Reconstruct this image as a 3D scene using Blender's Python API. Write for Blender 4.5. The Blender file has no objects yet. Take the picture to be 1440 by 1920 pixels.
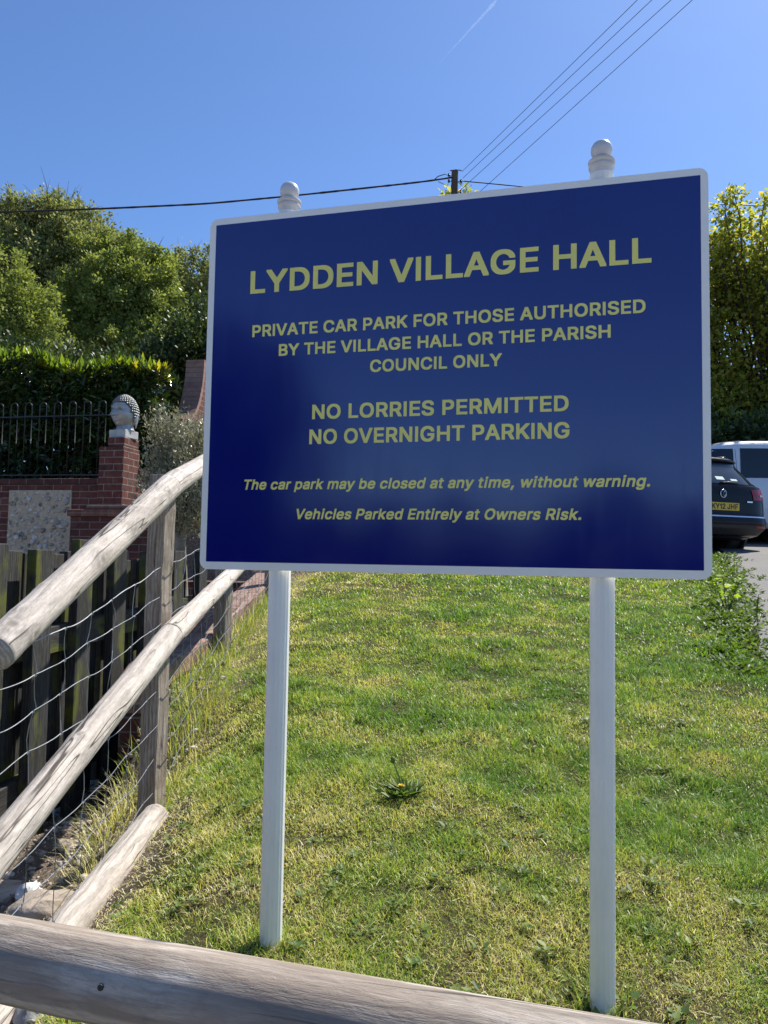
import bpy, bmesh, math, random
import numpy as np
from mathutils import Vector, Matrix
R = math.radians
SC = bpy.context.scene
COL = SC.collection

# ---------------------------------------------------------------- camera
CZ = 1.0                                     # eye height above the lawn at the sign's posts
RM = np.array([[0.9998557, 0.0169875, 0.0], [-0.0010748, 0.06325998, 0.9979965], [0.01695348, -0.9978525, 0.0632691]])
FPX = 1442.0
def ray(px, py):
    w = RM @ np.array([(px-720)/FPX, (py-960)/FPX, 1.0]); return w/w[1]
def at(px, py, Y):                            # a point of the photo at distance Y in front of the camera
    w = ray(px, py)*Y; return Vector((w[0], w[1], w[2]+CZ))
cam = bpy.data.cameras.new('camera')
cam.sensor_fit = 'VERTICAL'; cam.sensor_height = 36.0; cam.lens = FPX/1920*36.0
cam.clip_start = 0.02; cam.clip_end = 20000
cam_o = bpy.data.objects.new('camera', cam); COL.objects.link(cam_o)
cx, cu, cb = RM@[1, 0, 0], RM@[0, -1, 0], -(RM@[0, 0, 1])
cam_o.matrix_world = Matrix(((cx[0], cu[0], cb[0], 0), (cx[1], cu[1], cb[1], 0), (cx[2], cu[2], cb[2], CZ), (0, 0, 0, 1)))
SC.camera = cam_o

# ---------------------------------------------------------------- light
SUN_AZ, SUN_EL = 42.0, 52.0                   # azimuth clockwise from +Y, elevation
world = bpy.data.worlds.new('World'); SC.world = world; world.use_nodes = True
wn = world.node_tree; bg = wn.nodes['Background']
sky = wn.nodes.new('ShaderNodeTexSky'); sky.sky_type = 'NISHITA'; sky.sun_disc = False
sky.sun_elevation = R(SUN_EL); sky.sun_rotation = R(SUN_AZ)
sky.altitude = 0; sky.air_density = 0.82; sky.dust_density = 0.35; sky.ozone_density = 10.0
wn.links.new(sky.outputs[0], bg.inputs[0]); bg.inputs[1].default_value = 0.104
sun = bpy.data.lights.new('sun', 'SUN'); sun.energy = 4.4; sun.angle = R(0.53); sun.color = (1.0, 0.955, 0.87)
sun_o = bpy.data.objects.new('sun', sun); COL.objects.link(sun_o)
sd = Vector((math.sin(R(SUN_AZ))*math.cos(R(SUN_EL)), math.cos(R(SUN_AZ))*math.cos(R(SUN_EL)), math.sin(R(SUN_EL))))
sun_o.rotation_euler = sd.to_track_quat('Z', 'Y').to_euler(); sun_o.location = sd*30
SC.view_settings.view_transform = 'Standard'; SC.view_settings.look = 'None'
SC.view_settings.gamma = 1.0; SC.view_settings.exposure = 0.82
SC.render.engine = 'CYCLES'
SC.cycles.max_bounces = 8; SC.cycles.transparent_max_bounces = 8

# ---------------------------------------------------------------- helpers
def tag(o, label=None, cat=None, group=None, kind=None):
    if label: o['label'] = label
    if cat: o['category'] = cat
    if group: o['group'] = group
    if kind: o['kind'] = kind
    return o
def thing(name, label, cat, loc=(0, 0, 0), rz=0.0, group=None):
    o = bpy.data.objects.new(name, None); COL.objects.link(o); o.empty_display_size = .1
    o.location = loc; o.rotation_euler = (0, 0, rz)
    return tag(o, label, cat, group)
def vadd(*a):
    r = Vector((0, 0, 0))
    for q in a: r += Vector(q)
    return r
def frame(d, up=Vector((0, 0, 1))):           # two unit vectors across d
    d = Vector(d).normalized(); u = up
    if abs(d.dot(u)) > .95: u = Vector((1, 0, 0))
    s = d.cross(u).normalized(); return d, s, s.cross(d).normalized()
class MB:
    def __init__(s): s.v = []; s.f = []; s.l = []
    def add(s, vs, fs, loc=None):
        k = len(s.v); s.v += [tuple(p) for p in vs]; s.f += [tuple(i+k for i in f) for f in fs]
        s.l += [tuple(p) for p in (loc if loc is not None else vs)]
        return s
    def box(s, c, size, rz=0.0, M=None):
        hx, hy, hz = size[0]/2, size[1]/2, size[2]/2
        L = [Vector((x*hx, y*hy, z*hz)) for x in (-1, 1) for y in (-1, 1) for z in (-1, 1)]
        m = M if M is not None else Matrix.Rotation(rz, 3, 'Z')
        o = random.uniform(0, 50); q = sorted(range(3), key=lambda k: -size[k])
        return s.add([m@p+Vector(c) for p in L], [(0, 1, 3, 2), (4, 6, 7, 5), (0, 4, 5, 1), (2, 3, 7, 6), (0, 2, 6, 4), (1, 5, 7, 3)],
                     [Vector((p[q[0]]+o, p[q[1]], p[q[2]])) for p in L])
    def tube(s, pts, radii, n=10, caps=True):
        pts = [Vector(p) for p in pts]; m = len(pts)
        if not hasattr(radii, '__len__'): radii = [radii]*m
        vs = []; fs = []; lo = []; run = 0.0; ref = None; off = random.uniform(0, 50)
        for i, p in enumerate(pts):
            d = (pts[min(i+1, m-1)]-pts[max(i-1, 0)])
            if i: run += (p-pts[i-1]).length
            d.normalize()
            if ref is None: _, a, b = frame(d)
            else:
                a = (ref-d*ref.dot(d)).normalized(); b = d.cross(a)
            ref = a
            for k in range(n):
                t = 2*math.pi*k/n; q = a*math.cos(t)+b*math.sin(t)
                vs.append(p+q*radii[i]); lo.append((run+off, math.cos(t)*radii[i], math.sin(t)*radii[i]))
        for i in range(m-1):
            for k in range(n):
                fs.append((i*n+k, i*n+(k+1) % n, (i+1)*n+(k+1) % n, (i+1)*n+k))
        if caps: fs += [tuple(reversed(range(n))), tuple(range((m-1)*n, m*n))]
        return s.add(vs, fs, lo)
    def lathe(s, prof, c=(0, 0, 0), n=24):      # prof: (r, z) from bottom to top
        c = Vector(c); vs = []; fs = []; m = len(prof)
        for r, z in prof:
            for k in range(n):
                t = 2*math.pi*k/n; vs.append(c+Vector((r*math.cos(t), r*math.sin(t), z)))
        for i in range(m-1):
            for k in range(n): fs.append((i*n+k, i*n+(k+1) % n, (i+1)*n+(k+1) % n, (i+1)*n+k))
        fs += [tuple(reversed(range(n))), tuple(range((m-1)*n, m*n))]
        return s.add(vs, fs)
    def prism(s, poly, fn, d0, d1):            # poly of (a, b); fn(a, b, depth) -> point
        n = len(poly); vs = [fn(a, b, d0) for a, b in poly]+[fn(a, b, d1) for a, b in poly]
        fs = [tuple(range(n)), tuple(reversed(range(n, 2*n)))]+[(i, n+i, n+(i+1) % n, (i+1) % n) for i in range(n)]
        return s.add(vs, fs)
    def grid(s, fn, nu, nv, closed=False):
        vs = [fn(i/nu, j/nv) for j in range(nv+1) for i in range(nu+1)]
        fs = [(j*(nu+1)+i, j*(nu+1)+i+1, (j+1)*(nu+1)+i+1, (j+1)*(nu+1)+i) for j in range(nv) for i in range(nu)]
        return s.add(vs, fs)
    def ball(s, c, r, n=10, m=7, sq=(1, 1, 1)):
        prof = [(r*math.sin(math.pi*j/m), -r*math.cos(math.pi*j/m)) for j in range(1, m)]
        k = len(s.v); s.lathe(prof, (0, 0, 0), n)
        for i in range(k, len(s.v)):
            p = s.v[i]; s.v[i] = (p[0]*sq[0]+c[0], p[1]*sq[1]+c[1], p[2]*sq[2]+c[2])
        return s
    def build(s, name, m, parent=None, smooth=False, bevel=0.0, seg=2, angle=None, solid=0.0, inset=True, recalc=True):
        me = bpy.data.meshes.new(name); me.from_pydata(s.v, [], s.f)
        a = me.attributes.new('loc', 'FLOAT_VECTOR', 'POINT'); a.data.foreach_set('vector', [x for p in s.l for x in p])
        bm = bmesh.new(); bm.from_mesh(me)
        if recalc: bmesh.ops.recalc_face_normals(bm, faces=bm.faces)
        if bevel > 0:
            ed = [e for e in bm.edges if len(e.link_faces) == 2 and e.calc_face_angle(0) > .5]
            bmesh.ops.bevel(bm, geom=ed, offset=bevel, segments=seg, affect='EDGES', profile=.5)
        bm.to_mesh(me); bm.free()
        me.materials.append(m)
        if smooth:
            me.polygons.foreach_set('use_smooth', [True]*len(me.polygons))
            if angle: me.set_sharp_from_angle(angle=R(angle))
        o = bpy.data.objects.new(name, me); COL.objects.link(o)
        if parent: o.parent = parent
        if solid:
            md = o.modifiers.new('thickness', 'SOLIDIFY'); md.thickness = solid; md.offset = -1
        return o
def bulk(name, V, loops, nper, m, parent=None, attrs=None, smooth=False):   # numpy mesh: loops (faces x nper) or a list of both
    me = bpy.data.meshes.new(name); V = np.ascontiguousarray(V, dtype=np.float32)
    me.vertices.add(len(V)); me.vertices.foreach_set('co', V.ravel())
    if not isinstance(loops, list): loops = [loops]
    idx = np.concatenate([l.ravel() for l in loops]).astype(np.int32)
    tot = np.concatenate([np.full(len(l), l.shape[1], np.int32) for l in loops])
    st = np.concatenate([[0], np.cumsum(tot)[:-1]]).astype(np.int32)
    me.loops.add(len(idx)); me.loops.foreach_set('vertex_index', idx)
    me.polygons.add(len(tot)); me.polygons.foreach_set('loop_start', st)
    for k, a in (attrs or {}).items():
        at_ = me.attributes.new(k, 'FLOAT', 'POINT'); at_.data.foreach_set('value', np.ascontiguousarray(a, dtype=np.float32))
    me.update(calc_edges=True)
    if smooth: me.polygons.foreach_set('use_smooth', [True]*len(me.polygons))
    me.materials.append(m)
    o = bpy.data.objects.new(name, me); COL.objects.link(o)
    if parent: o.parent = parent
    return o
def unit(a): return a/np.maximum(np.linalg.norm(a, axis=1, keepdims=True), 1e-9)
def leaf_geo(P, D, Nn, L, W, fold=.25):         # folded leaf of two quads: 6 points
    D = unit(D); S = unit(np.cross(D, Nn)); U = np.cross(S, D); L = L[:, None]; W = W[:, None]
    a = P; m = P+D*L*.5-U*L*.04; t = P+D*L
    l1 = P+D*L*.38+S*W*.5+U*W*fold; r1 = P+D*L*.38-S*W*.5+U*W*fold
    V = np.stack([a, l1, t, r1, m], 1).reshape(-1, 3); k = np.arange(len(P))[:, None]*5
    F = np.concatenate([k+np.array([0, 4, 2, 1]), k+np.array([0, 3, 2, 4])])
    return V, F
def leaf_flat(P, D, Nn, L, W):
    D = unit(D); S = unit(np.cross(D, Nn)); L = L[:, None]; W = W[:, None]
    V = np.stack([P, P+D*L*.45+S*W*.5, P+D*L, P+D*L*.45-S*W*.5], 1).reshape(-1, 3)
    return V, np.arange(len(P))[:, None]*4+np.array([0, 1, 2, 3])
def vnoise(x, y, s, seed=0):
    x = np.asarray(x, float)/s; y = np.asarray(y, float)/s
    xi = np.floor(x).astype(np.int64); yi = np.floor(y).astype(np.int64); fx = x-xi; fy = y-yi
    fx = fx*fx*(3-2*fx); fy = fy*fy*(3-2*fy)
    def h(a, b):
        n = (a*374761393+b*668265263+seed*974711) & 0x7fffffff
        n = ((n ^ (n >> 13))*1274126177) & 0x7fffffff
        return ((n ^ (n >> 16)) & 0xffff)/65535.0
    return (h(xi, yi)*(1-fx)+h(xi+1, yi)*fx)*(1-fy)+(h(xi, yi+1)*(1-fx)+h(xi+1, yi+1)*fx)*fy
def sstep(a, b, x):
    t = np.clip((np.asarray(x, float)-a)/(b-a), 0, 1); return t*t*(3-2*t)
rng = np.random.default_rng(7)
random.seed(7)

# ---------------------------------------------------------------- materials
def newmat(name):
    m = bpy.data.materials.new(name); m.use_nodes = True; nt = m.node_tree
    return m, nt, nt.nodes['Principled BSDF']
def nd(nt, typ, ins=None, **props):
    n = nt.nodes.new('ShaderNode'+typ)
    for k, v in props.items(): setattr(n, k, v)
    for k, v in (ins or {}).items():
        s = n.inputs[k]
        if isinstance(v, bpy.types.NodeSocket): nt.links.new(v, s)
        else: s.default_value = v
    return n
def c4(c): return (c[0], c[1], c[2], 1.0)
def ramp(nt, fac, stops, interp='LINEAR'):
    n = nt.nodes.new('ShaderNodeValToRGB'); cr = n.color_ramp; cr.interpolation = interp
    while len(cr.elements) < len(stops): cr.elements.new(.5)
    for e, (p, c) in zip(cr.elements, stops):
        e.position = p; e.color = c4(c) if hasattr(c, '__len__') else (c, c, c, 1)
    nt.links.new(fac, n.inputs[0]); return n.outputs[0]
def mix(nt, fac, a, b, blend='MIX'):
    n = nt.nodes.new('ShaderNodeMix'); n.data_type = 'RGBA'; n.blend_type = blend
    for s, v in ((n.inputs[0], fac), (n.inputs[6], a), (n.inputs[7], b)):
        if isinstance(v, bpy.types.NodeSocket): nt.links.new(v, s)
        elif hasattr(v, '__len__'): s.default_value = c4(v)
        else: s.default_value = v
    return n.outputs[2]
def mth(nt, op, a, b=0.0, c=0.0):
    n = nt.nodes.new('ShaderNodeMath'); n.operation = op
    for s, v in zip(n.inputs, (a, b, c)):
        if isinstance(v, bpy.types.NodeSocket): nt.links.new(v, s)
        else: s.default_value = v
    return n.outputs[0]
def mapv(nt, vec, scale=(1, 1, 1), loc=(0, 0, 0)):
    return nd(nt, 'Mapping', {'Vector': vec, 'Scale': scale, 'Location': loc}).outputs[0]
def noise(nt, vec, scale, detail=4, rough=.55, dist=0.0):
    return nd(nt, 'TexNoise', {'Vector': vec, 'Scale': scale, 'Detail': detail, 'Roughness': rough, 'Distortion': dist}).outputs[0]
def bump(nt, b, h, strength=.5, dist=.01):
    n = nd(nt, 'Bump', {'Height': h, 'Strength': strength, 'Distance': dist}); nt.links.new(n.outputs[0], b.inputs['Normal'])
def objco(nt): return nd(nt, 'TexCoord').outputs['Object']
def locco(nt): return nd(nt, 'Attribute', attribute_name='loc').outputs['Vector']
def plain(name, col, rough=.5, metal=0.0, var=.12, scale=8, spec=.5, coat=0.0, bmp=0.0):
    m, nt, b = newmat(name); v = objco(nt); n = noise(nt, v, scale)
    c = ramp(nt, n, [(.3, [x*(1-var) for x in col]), (.7, [min(1, x*(1+var)) for x in col])])
    nt.links.new(c, b.inputs['Base Color'])
    nt.links.new(ramp(nt, noise(nt, v, scale*2.3), [(.3, rough*.85), (.7, min(1, rough*1.15))]), b.inputs['Roughness'])
    b.inputs['Metallic'].default_value = metal; b.inputs['Specular IOR Level'].default_value = spec
    b.inputs['Coat Weight'].default_value = coat; b.inputs['Coat Roughness'].default_value = .04
    if bmp: bump(nt, b, noise(nt, v, scale*6), bmp, .004)
    return m
def wood(name, pale, mid, dark, algae=None, grain=1.0, rough=.8, ring=.5, check=.9, stain=None):
    m, nt, b = newmat(name); v = locco(nt)
    wv = nd(nt, 'VectorMath', {0: v, 1: nd(nt, 'VectorMath', {0: nd(nt, 'TexNoise', {'Vector': mapv(nt, v, (5, 9, 9)), 'Scale': 1.0, 'Detail': 2.0}).outputs['Color'], 'Scale': .012}, operation='SCALE').outputs[0]}, operation='ADD').outputs[0]
    fib = noise(nt, mapv(nt, wv, (5.5*grain, 75*grain, 75*grain)), 1.0, 7, .68, .2)
    fine = noise(nt, mapv(nt, wv, (26, 330, 330)), 1.0, 4, .65)
    mott = noise(nt, mapv(nt, v, (42, 95, 95)), 1.0, 5, .7, .8)
    blot = noise(nt, mapv(nt, v, (4.5, 11, 11)), 1.0, 5, .62, 1.0)
    w = nd(nt, 'TexWave', {'Vector': mapv(nt, wv, (2.0, 10, 10), (0, .55, .25)), 'Scale': 2.2, 'Distortion': 5.0, 'Detail': 2.0, 'Detail Scale': 1.0}, wave_type='RINGS', rings_direction='X').outputs['Fac']
    c = ramp(nt, fib, [(.30, dark), (.46, mid), (.64, pale)])
    c = mix(nt, mth(nt, 'MULTIPLY', ramp(nt, w, [(.45, 0), (.8, 1)]), ring), c, [x*.52 for x in mid])
    c = mix(nt, ramp(nt, blot, [(.46, 0), (.68, .6)]), c, [x*.72 for x in mid])
    c = mix(nt, ramp(nt, blot, [(.28, .55), (.42, 0)]), c, [min(1, x*1.12) for x in pale])
    c = mix(nt, .42, c, ramp(nt, mott, [(.30, .5), (.55, 1.05)]), 'MULTIPLY')
    c = mix(nt, .4, c, ramp(nt, fine, [(.3, .4), (.65, 1.05)]), 'MULTIPLY')
    # drying checks: thin dark lines that follow the grain
    ckn = noise(nt, mapv(nt, wv, (.9, 17, 17)), 1.0, 2, .5)
    ln_ = ramp(nt, mth(nt, 'ABSOLUTE', mth(nt, 'SUBTRACT', ckn, .5)), [(.0035, 1), (.010, 0)])
    ln_ = mth(nt, 'MULTIPLY', ln_, ramp(nt, noise(nt, mapv(nt, v, (2.2, 8, 8)), 1.0, 2), [(.45, 0), (.55, 1)]))
    c = mix(nt, mth(nt, 'MULTIPLY', ln_, check), c, (.05, .04, .032))
    if stain:
        sn = noise(nt, mapv(nt, wv, (3.2, 13, 13), (7, 3, 1)), 1.0, 5, .6, .8)
        c = mix(nt, ramp(nt, sn, [(.47, 0), (.60, .7)]), c, stain)
    kn = nd(nt, 'Attribute', attribute_name='knot').outputs['Fac']
    c = mix(nt, kn, c, [x*.36 for x in mid])
    ck = nd(nt, 'Attribute', attribute_name='crack').outputs['Fac']
    c = mix(nt, ck, c, (.035, .028, .022))
    if algae:
        an = noise(nt, mapv(nt, v, (4, 9, 2.5)), 1.0, 5)
        c = mix(nt, ramp(nt, an, [(.53, 0), (.66, .75)]), c, algae)
    nt.links.new(c, b.inputs['Base Color']); b.inputs['Roughness'].default_value = rough; b.inputs['Specular IOR Level'].default_value = .25
    h = mth(nt, 'SUBTRACT', mth(nt, 'ADD', fib, mth(nt, 'ADD', mth(nt, 'MULTIPLY', fine, .5), mth(nt, 'MULTIPLY', mott, .6))), ln_)
    bump(nt, b, h, .6, .0035); return m
def leafmat(name, stops, trans=.35, rough=.45, spec=.4, tcol=(1.25, 1.35, .5)):
    m, nt, b = newmat(name); r = nd(nt, 'NewGeometry').outputs['Random Per Island']
    c = ramp(nt, r, stops); nt.links.new(c, b.inputs['Base Color']); b.inputs['Roughness'].default_value = rough
    b.inputs['Specular IOR Level'].default_value = spec
    t = nd(nt, 'BsdfTranslucent', {'Color': mix(nt, 1.0, c, tcol, 'MULTIPLY')})
    x = nd(nt, 'MixShader', {0: trans, 1: b.outputs[0], 2: t.outputs[0]})
    nt.links.new(x.outputs[0], nt.nodes['Material Output'].inputs[0]); return m
def facevec(nt):                                 # metres along and up whichever face of a box this is
    tc = nd(nt, 'TexCoord'); s = nd(nt, 'SeparateXYZ', {0: tc.outputs['Object']}); n = nd(nt, 'SeparateXYZ', {0: tc.outputs['Normal']})
    ax = mth(nt, 'GREATER_THAN', mth(nt, 'ABSOLUTE', n.outputs[0]), .72); az = mth(nt, 'GREATER_THAN', mth(nt, 'ABSOLUTE', n.outputs[2]), .72)
    u = nd(nt, 'Mix', {0: ax, 2: s.outputs[0], 3: s.outputs[1]}).outputs[0]
    w = nd(nt, 'Mix', {0: az, 2: s.outputs[2], 3: s.outputs[1]}).outputs[0]
    return nd(nt, 'CombineXYZ', {0: u, 1: w, 2: 0.0}).outputs[0], tc.outputs['Object']
def brick(name, c1, c2, mortar=(.33, .29, .24), bw=.225, rh=.075, offs=.5, weather=.25):
    m, nt, b = newmat(name); v, ob = facevec(nt)
    v2 = nd(nt, 'VectorMath', {0: v, 1: nd(nt, 'VectorMath', {0: nd(nt, 'TexNoise', {'Vector': ob, 'Scale': 9.0, 'Detail': 2.0}).outputs['Color'], 'Scale': .008}, operation='SCALE').outputs[0]}, operation='ADD').outputs[0]
    bt = nd(nt, 'TexBrick', {'Vector': v2, 'Color1': c4(c1), 'Color2': c4(c2), 'Mortar': c4(mortar), 'Scale': 1.0, 'Mortar Size': .006, 'Mortar Smooth': .25, 'Bias': -.1, 'Brick Width': bw, 'Row Height': rh}, offset=offs)
    n = noise(nt, ob, 14, 6, .65)
    c = mix(nt, weather*2, bt.outputs['Color'], ramp(nt, n, [(.3, .45), (.65, 1.15)]), 'MULTIPLY')
    c = mix(nt, ramp(nt, noise(nt, ob, 3.1, 5), [(.55, 0), (.75, .45)]), c, (.2, .15, .12))
    nt.links.new(c, b.inputs['Base Color']); b.inputs['Roughness'].default_value = .85; b.inputs['Specular IOR Level'].default_value = .2
    h = mth(nt, 'SUBTRACT', mth(nt, 'MULTIPLY', noise(nt, ob, 40, 4), .25), bt.outputs['Fac']); bump(nt, b, h, .8, .008)
    return m

M = {}
M['log'] = wood('weathered_pale_wood', (.70, .635, .56), (.58, .51, .44), (.40, .345, .29))
M['frontlog'] = wood('weathered_brown_wood', (.57, .51, .44), (.45, .385, .32), (.29, .24, .195), grain=.9, ring=.8, stain=(.27, .215, .17))
M['post'] = wood('weathered_post_wood', (.52, .45, .37), (.36, .29, .225), (.20, .155, .115))
M['picket'] = wood('dark_fence_timber', (.10, .097, .09), (.055, .053, .049), (.022, .021, .02), algae=(.13, .14, .015))
M['pole'] = wood('creosoted_pole_wood', (.20, .16, .12), (.13, .10, .075), (.07, .055, .04))
M['bark'] = plain('bark', (.10, .08, .06), .9, var=.35, scale=6, bmp=.6)
M['palebark'] = plain('pale_bark', (.24, .21, .17), .9, var=.3, scale=14, bmp=.6)
M['brick'] = brick('red_brick', (.185, .065, .050), (.115, .046, .038), (.30, .25, .19), weather=.4)
M['brickdark'] = brick('dark_weathered_brick', (.13, .05, .042), (.08, .036, .033), (.2, .17, .14))
M['brickold'] = brick('old_pink_brick', (.33, .21, .17), (.22, .125, .10), (.36, .31, .25), bw=.075, rh=.225, offs=0.0, weather=.55)
M['brickedge'] = brick('brick_on_edge', (.26, .12, .08), (.20, .08, .06), (.27, .22, .18), bw=.30, rh=.072, offs=0.0, weather=.4)
M['mortar'] = plain('flint_mortar', (.52, .43, .30), .95, var=.2, scale=30, bmp=.6)
M['wire'] = plain('galvanised_wire', (.30, .31, .32), .45, metal=.7, var=.15, scale=20)
M['iron'] = plain('black_painted_iron', (.02, .022, .025), .4, var=.2, scale=20)
M['cable'] = plain('black_cable', (.015, .015, .017), .6, var=.2)
M['thinwire'] = plain('grey_overhead_wire', (.06, .06, .065), .5, metal=.4, var=.2)
M['white'] = plain('white_powder_coat', (.90, .875, .82), .33, var=.03, scale=12, spec=.5)
M['ball'] = plain('white_plastic_cap', (.62, .60, .60), .3, var=.05, scale=20, spec=.5, coat=.3)
m, nt, b = newmat('blue_vinyl'); v = objco(nt)
nt.links.new(ramp(nt, noise(nt, v, 1.3, 3), [(.3, (.0012, .0055, .15)), (.7, (.0016, .0065, .165))]), b.inputs['Base Color'])
nt.links.new(mth(nt, 'ADD', ramp(nt, noise(nt, v, 5, 5), [(.3, .09), (.7, .14)]), ramp(nt, noise(nt, mapv(nt, v, (38, 1, 2.2)), 1.0, 5, .7), [(.52, 0), (.75, .07)])), b.inputs['Roughness']); b.inputs['Specular IOR Level'].default_value = 1.0
bump(nt, b, noise(nt, v, 3.0, 2), .05, .01); M['blue'] = m
M['letter'] = plain('yellow_vinyl', (.86, .77, .20), .3, var=.05, scale=10)
M['carblack'] = plain('black_car_paint', (.010, .010, .011), .25, var=.15, scale=3, spec=.22, coat=0)
M['carplastic'] = plain('dark_grey_plastic', (.02, .02, .022), .6, var=.15)
M['vanwhite'] = plain('white_van_paint', (.68, .70, .73), .25, var=.04, scale=3, coat=.8)
m, nt, b = newmat('tinted_glass'); b.inputs['Base Color'].default_value = (.012, .016, .02, 1); b.inputs['Roughness'].default_value = .04; b.inputs['Specular IOR Level'].default_value = .8
nt.links.new(ramp(nt, noise(nt, objco(nt), 4), [(.3, .03), (.7, .08)]), b.inputs['Roughness']); M['glass'] = m
M['chrome'] = plain('brushed_chrome', (.65, .66, .68), .22, metal=1.0, var=.05)
M['redlight'] = plain('red_lamp_lens', (.30, .008, .012), .25, var=.3, scale=20)
M['plate'] = plain('yellow_number_plate', (.72, .47, .02), .4, var=.04)
M['plateblack'] = plain('black_lettering', (.015, .015, .015), .5, var=.1)
M['rubber'] = plain('tyre_rubber', (.022, .022, .023), .85, var=.2)
M['rim'] = plain('alloy_rim', (.42, .43, .45), .3, metal=.9, var=.1)
M['window_reflection'] = plain('painted_reflection', (.55, .68, .60), .6, var=.1)  # tone of a window reflection put into the colour
M['statue'] = plain('silver_grey_stone', (.42, .42, .40), .40, metal=.35, var=.25, scale=9, bmp=.25)
M['hairstone'] = plain('dark_pewter_stone', (.17, .17, .165), .33, metal=.55, var=.2, scale=14)
M['tan'] = plain('plinth_stone', (.48, .47, .44), .8, var=.2, scale=12, bmp=.4)
M['rock'] = plain('tan_rock', (.40, .33, .26), .9, var=.35, scale=9, bmp=.9)
M['whiterock'] = plain('chalk_white_rock', (.72, .71, .68), .85, var=.2, scale=12, bmp=.8)
m, nt, b = newmat('pebbles'); r = nd(nt, 'NewGeometry').outputs['Random Per Island']
nt.links.new(mix(nt, .5, ramp(nt, r, [(0, (.16, .13, .11)), (.4, (.36, .29, .23)), (.75, (.46, .40, .34)), (1, (.62, .58, .54))]), ramp(nt, noise(nt, objco(nt), 60), [(.3, .6), (.7, 1.1)]), 'MULTIPLY'), b.inputs['Base Color'])
b.inputs['Roughness'].default_value = .85; M['pebble'] = m
m, nt, b = newmat('flints'); r = nd(nt, 'NewGeometry').outputs['Random Per Island']
nt.links.new(mix(nt, ramp(nt, noise(nt, objco(nt), 22, 5), [(.45, 0), (.6, .9)]), ramp(nt, r, [(0, (.07, .07, .07)), (.25, (.30, .27, .23)), (.5, (.58, .53, .46)), (1, (.74, .69, .61))]), (.46, .38, .28)), b.inputs['Base Color'])
b.inputs['Roughness'].default_value = .6; M['flint'] = m
M['leafoak'] = leafmat('oak_leaves', [(0, (.13, .155, .06)), (.4, (.25, .28, .10)), (.8, (.38, .40, .17)), (1, (.50, .47, .24))], .35, rough=.6, spec=.25, tcol=(1.2, 1.2, .7))
M['leaflight'] = leafmat('fresh_leaves', [(0, (.14, .18, .05)), (.5, (.26, .30, .085)), (1, (.40, .43, .14))], .38, rough=.6, spec=.25, tcol=(1.2, 1.25, .6))
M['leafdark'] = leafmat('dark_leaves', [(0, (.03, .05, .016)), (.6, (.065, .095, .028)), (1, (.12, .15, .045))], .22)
M['leafmaple'] = leafmat('yellow_green_maple_leaves', [(0, (.16, .19, .035)), (.4, (.30, .32, .06)), (.8, (.45, .44, .10)), (1, (.46, .36, .12))], .6, rough=.5, spec=.3, tcol=(1.5, 1.5, .7))
M['leaflaurel'] = leafmat('glossy_laurel_leaves', [(0, (.018, .038, .010)), (.6, (.045, .08, .016)), (1, (.09, .13, .026))], .15, rough=.22, spec=.7)
M['leafshoot'] = leafmat('young_laurel_leaves', [(0, (.11, .18, .022)), (.6, (.24, .32, .04)), (1, (.42, .44, .06))], .4, rough=.25, spec=.6)
M['leafyellow'] = leafmat('yellow_laurel_leaves', [(0, (.42, .36, .02)), (1, (.6, .52, .05))], .4, rough=.3)
M['leafolive'] = leafmat('grey_green_leaves', [(0, (.15, .15, .085)), (.5, (.28, .27, .17)), (1, (.46, .43, .31))], .25, rough=.4, tcol=(1.1, 1.1, .8))
M['leafweed'] = leafmat('weed_leaves', [(0, (.06, .11, .022)), (.6, (.12, .19, .04)), (1, (.22, .28, .07))], .35, rough=.5, spec=.3)
M['leafshade'] = leafmat('shade_dark_leaves', [(0, (.010, .018, .008)), (1, (.024, .036, .014))], .1, rough=.7, spec=.15)  # shade put into the leaf colour so these mirror dark in the board
M['leafsap'] = leafmat('sapling_leaves', [(0, (.20, .30, .04)), (1, (.42, .50, .08))], .5, rough=.5, spec=.25)
M['petal'] = plain('dandelion_petals', (.80, .56, .02), .6, var=.1)
# grass blades: the 'tint' attribute runs from fresh green through yellow-green to straw
m, nt, b = newmat('grass_blades'); t = nd(nt, 'Attribute', attribute_name='tint').outputs['Fac']
c = ramp(nt, t, [(0, (.13, .26, .032)), (.28, (.28, .40, .055)), (.52, (.50, .52, .11)), (.66, (.64, .54, .14)), (.80, (.68, .60, .27)), (1, (.84, .77, .54))])
nt.links.new(c, b.inputs['Base Color']); b.inputs['Roughness'].default_value = .42; b.inputs['Specular IOR Level'].default_value = .3
tr = nd(nt, 'BsdfTranslucent', {'Color': mix(nt, 1.0, c, (1.2, 1.25, .6), 'MULTIPLY')}); x = nd(nt, 'MixShader', {0: .38, 1: b.outputs[0], 2: tr.outputs[0]})
nt.links.new(x.outputs[0], nt.nodes['Material Output'].inputs[0]); M['grass'] = m
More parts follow.
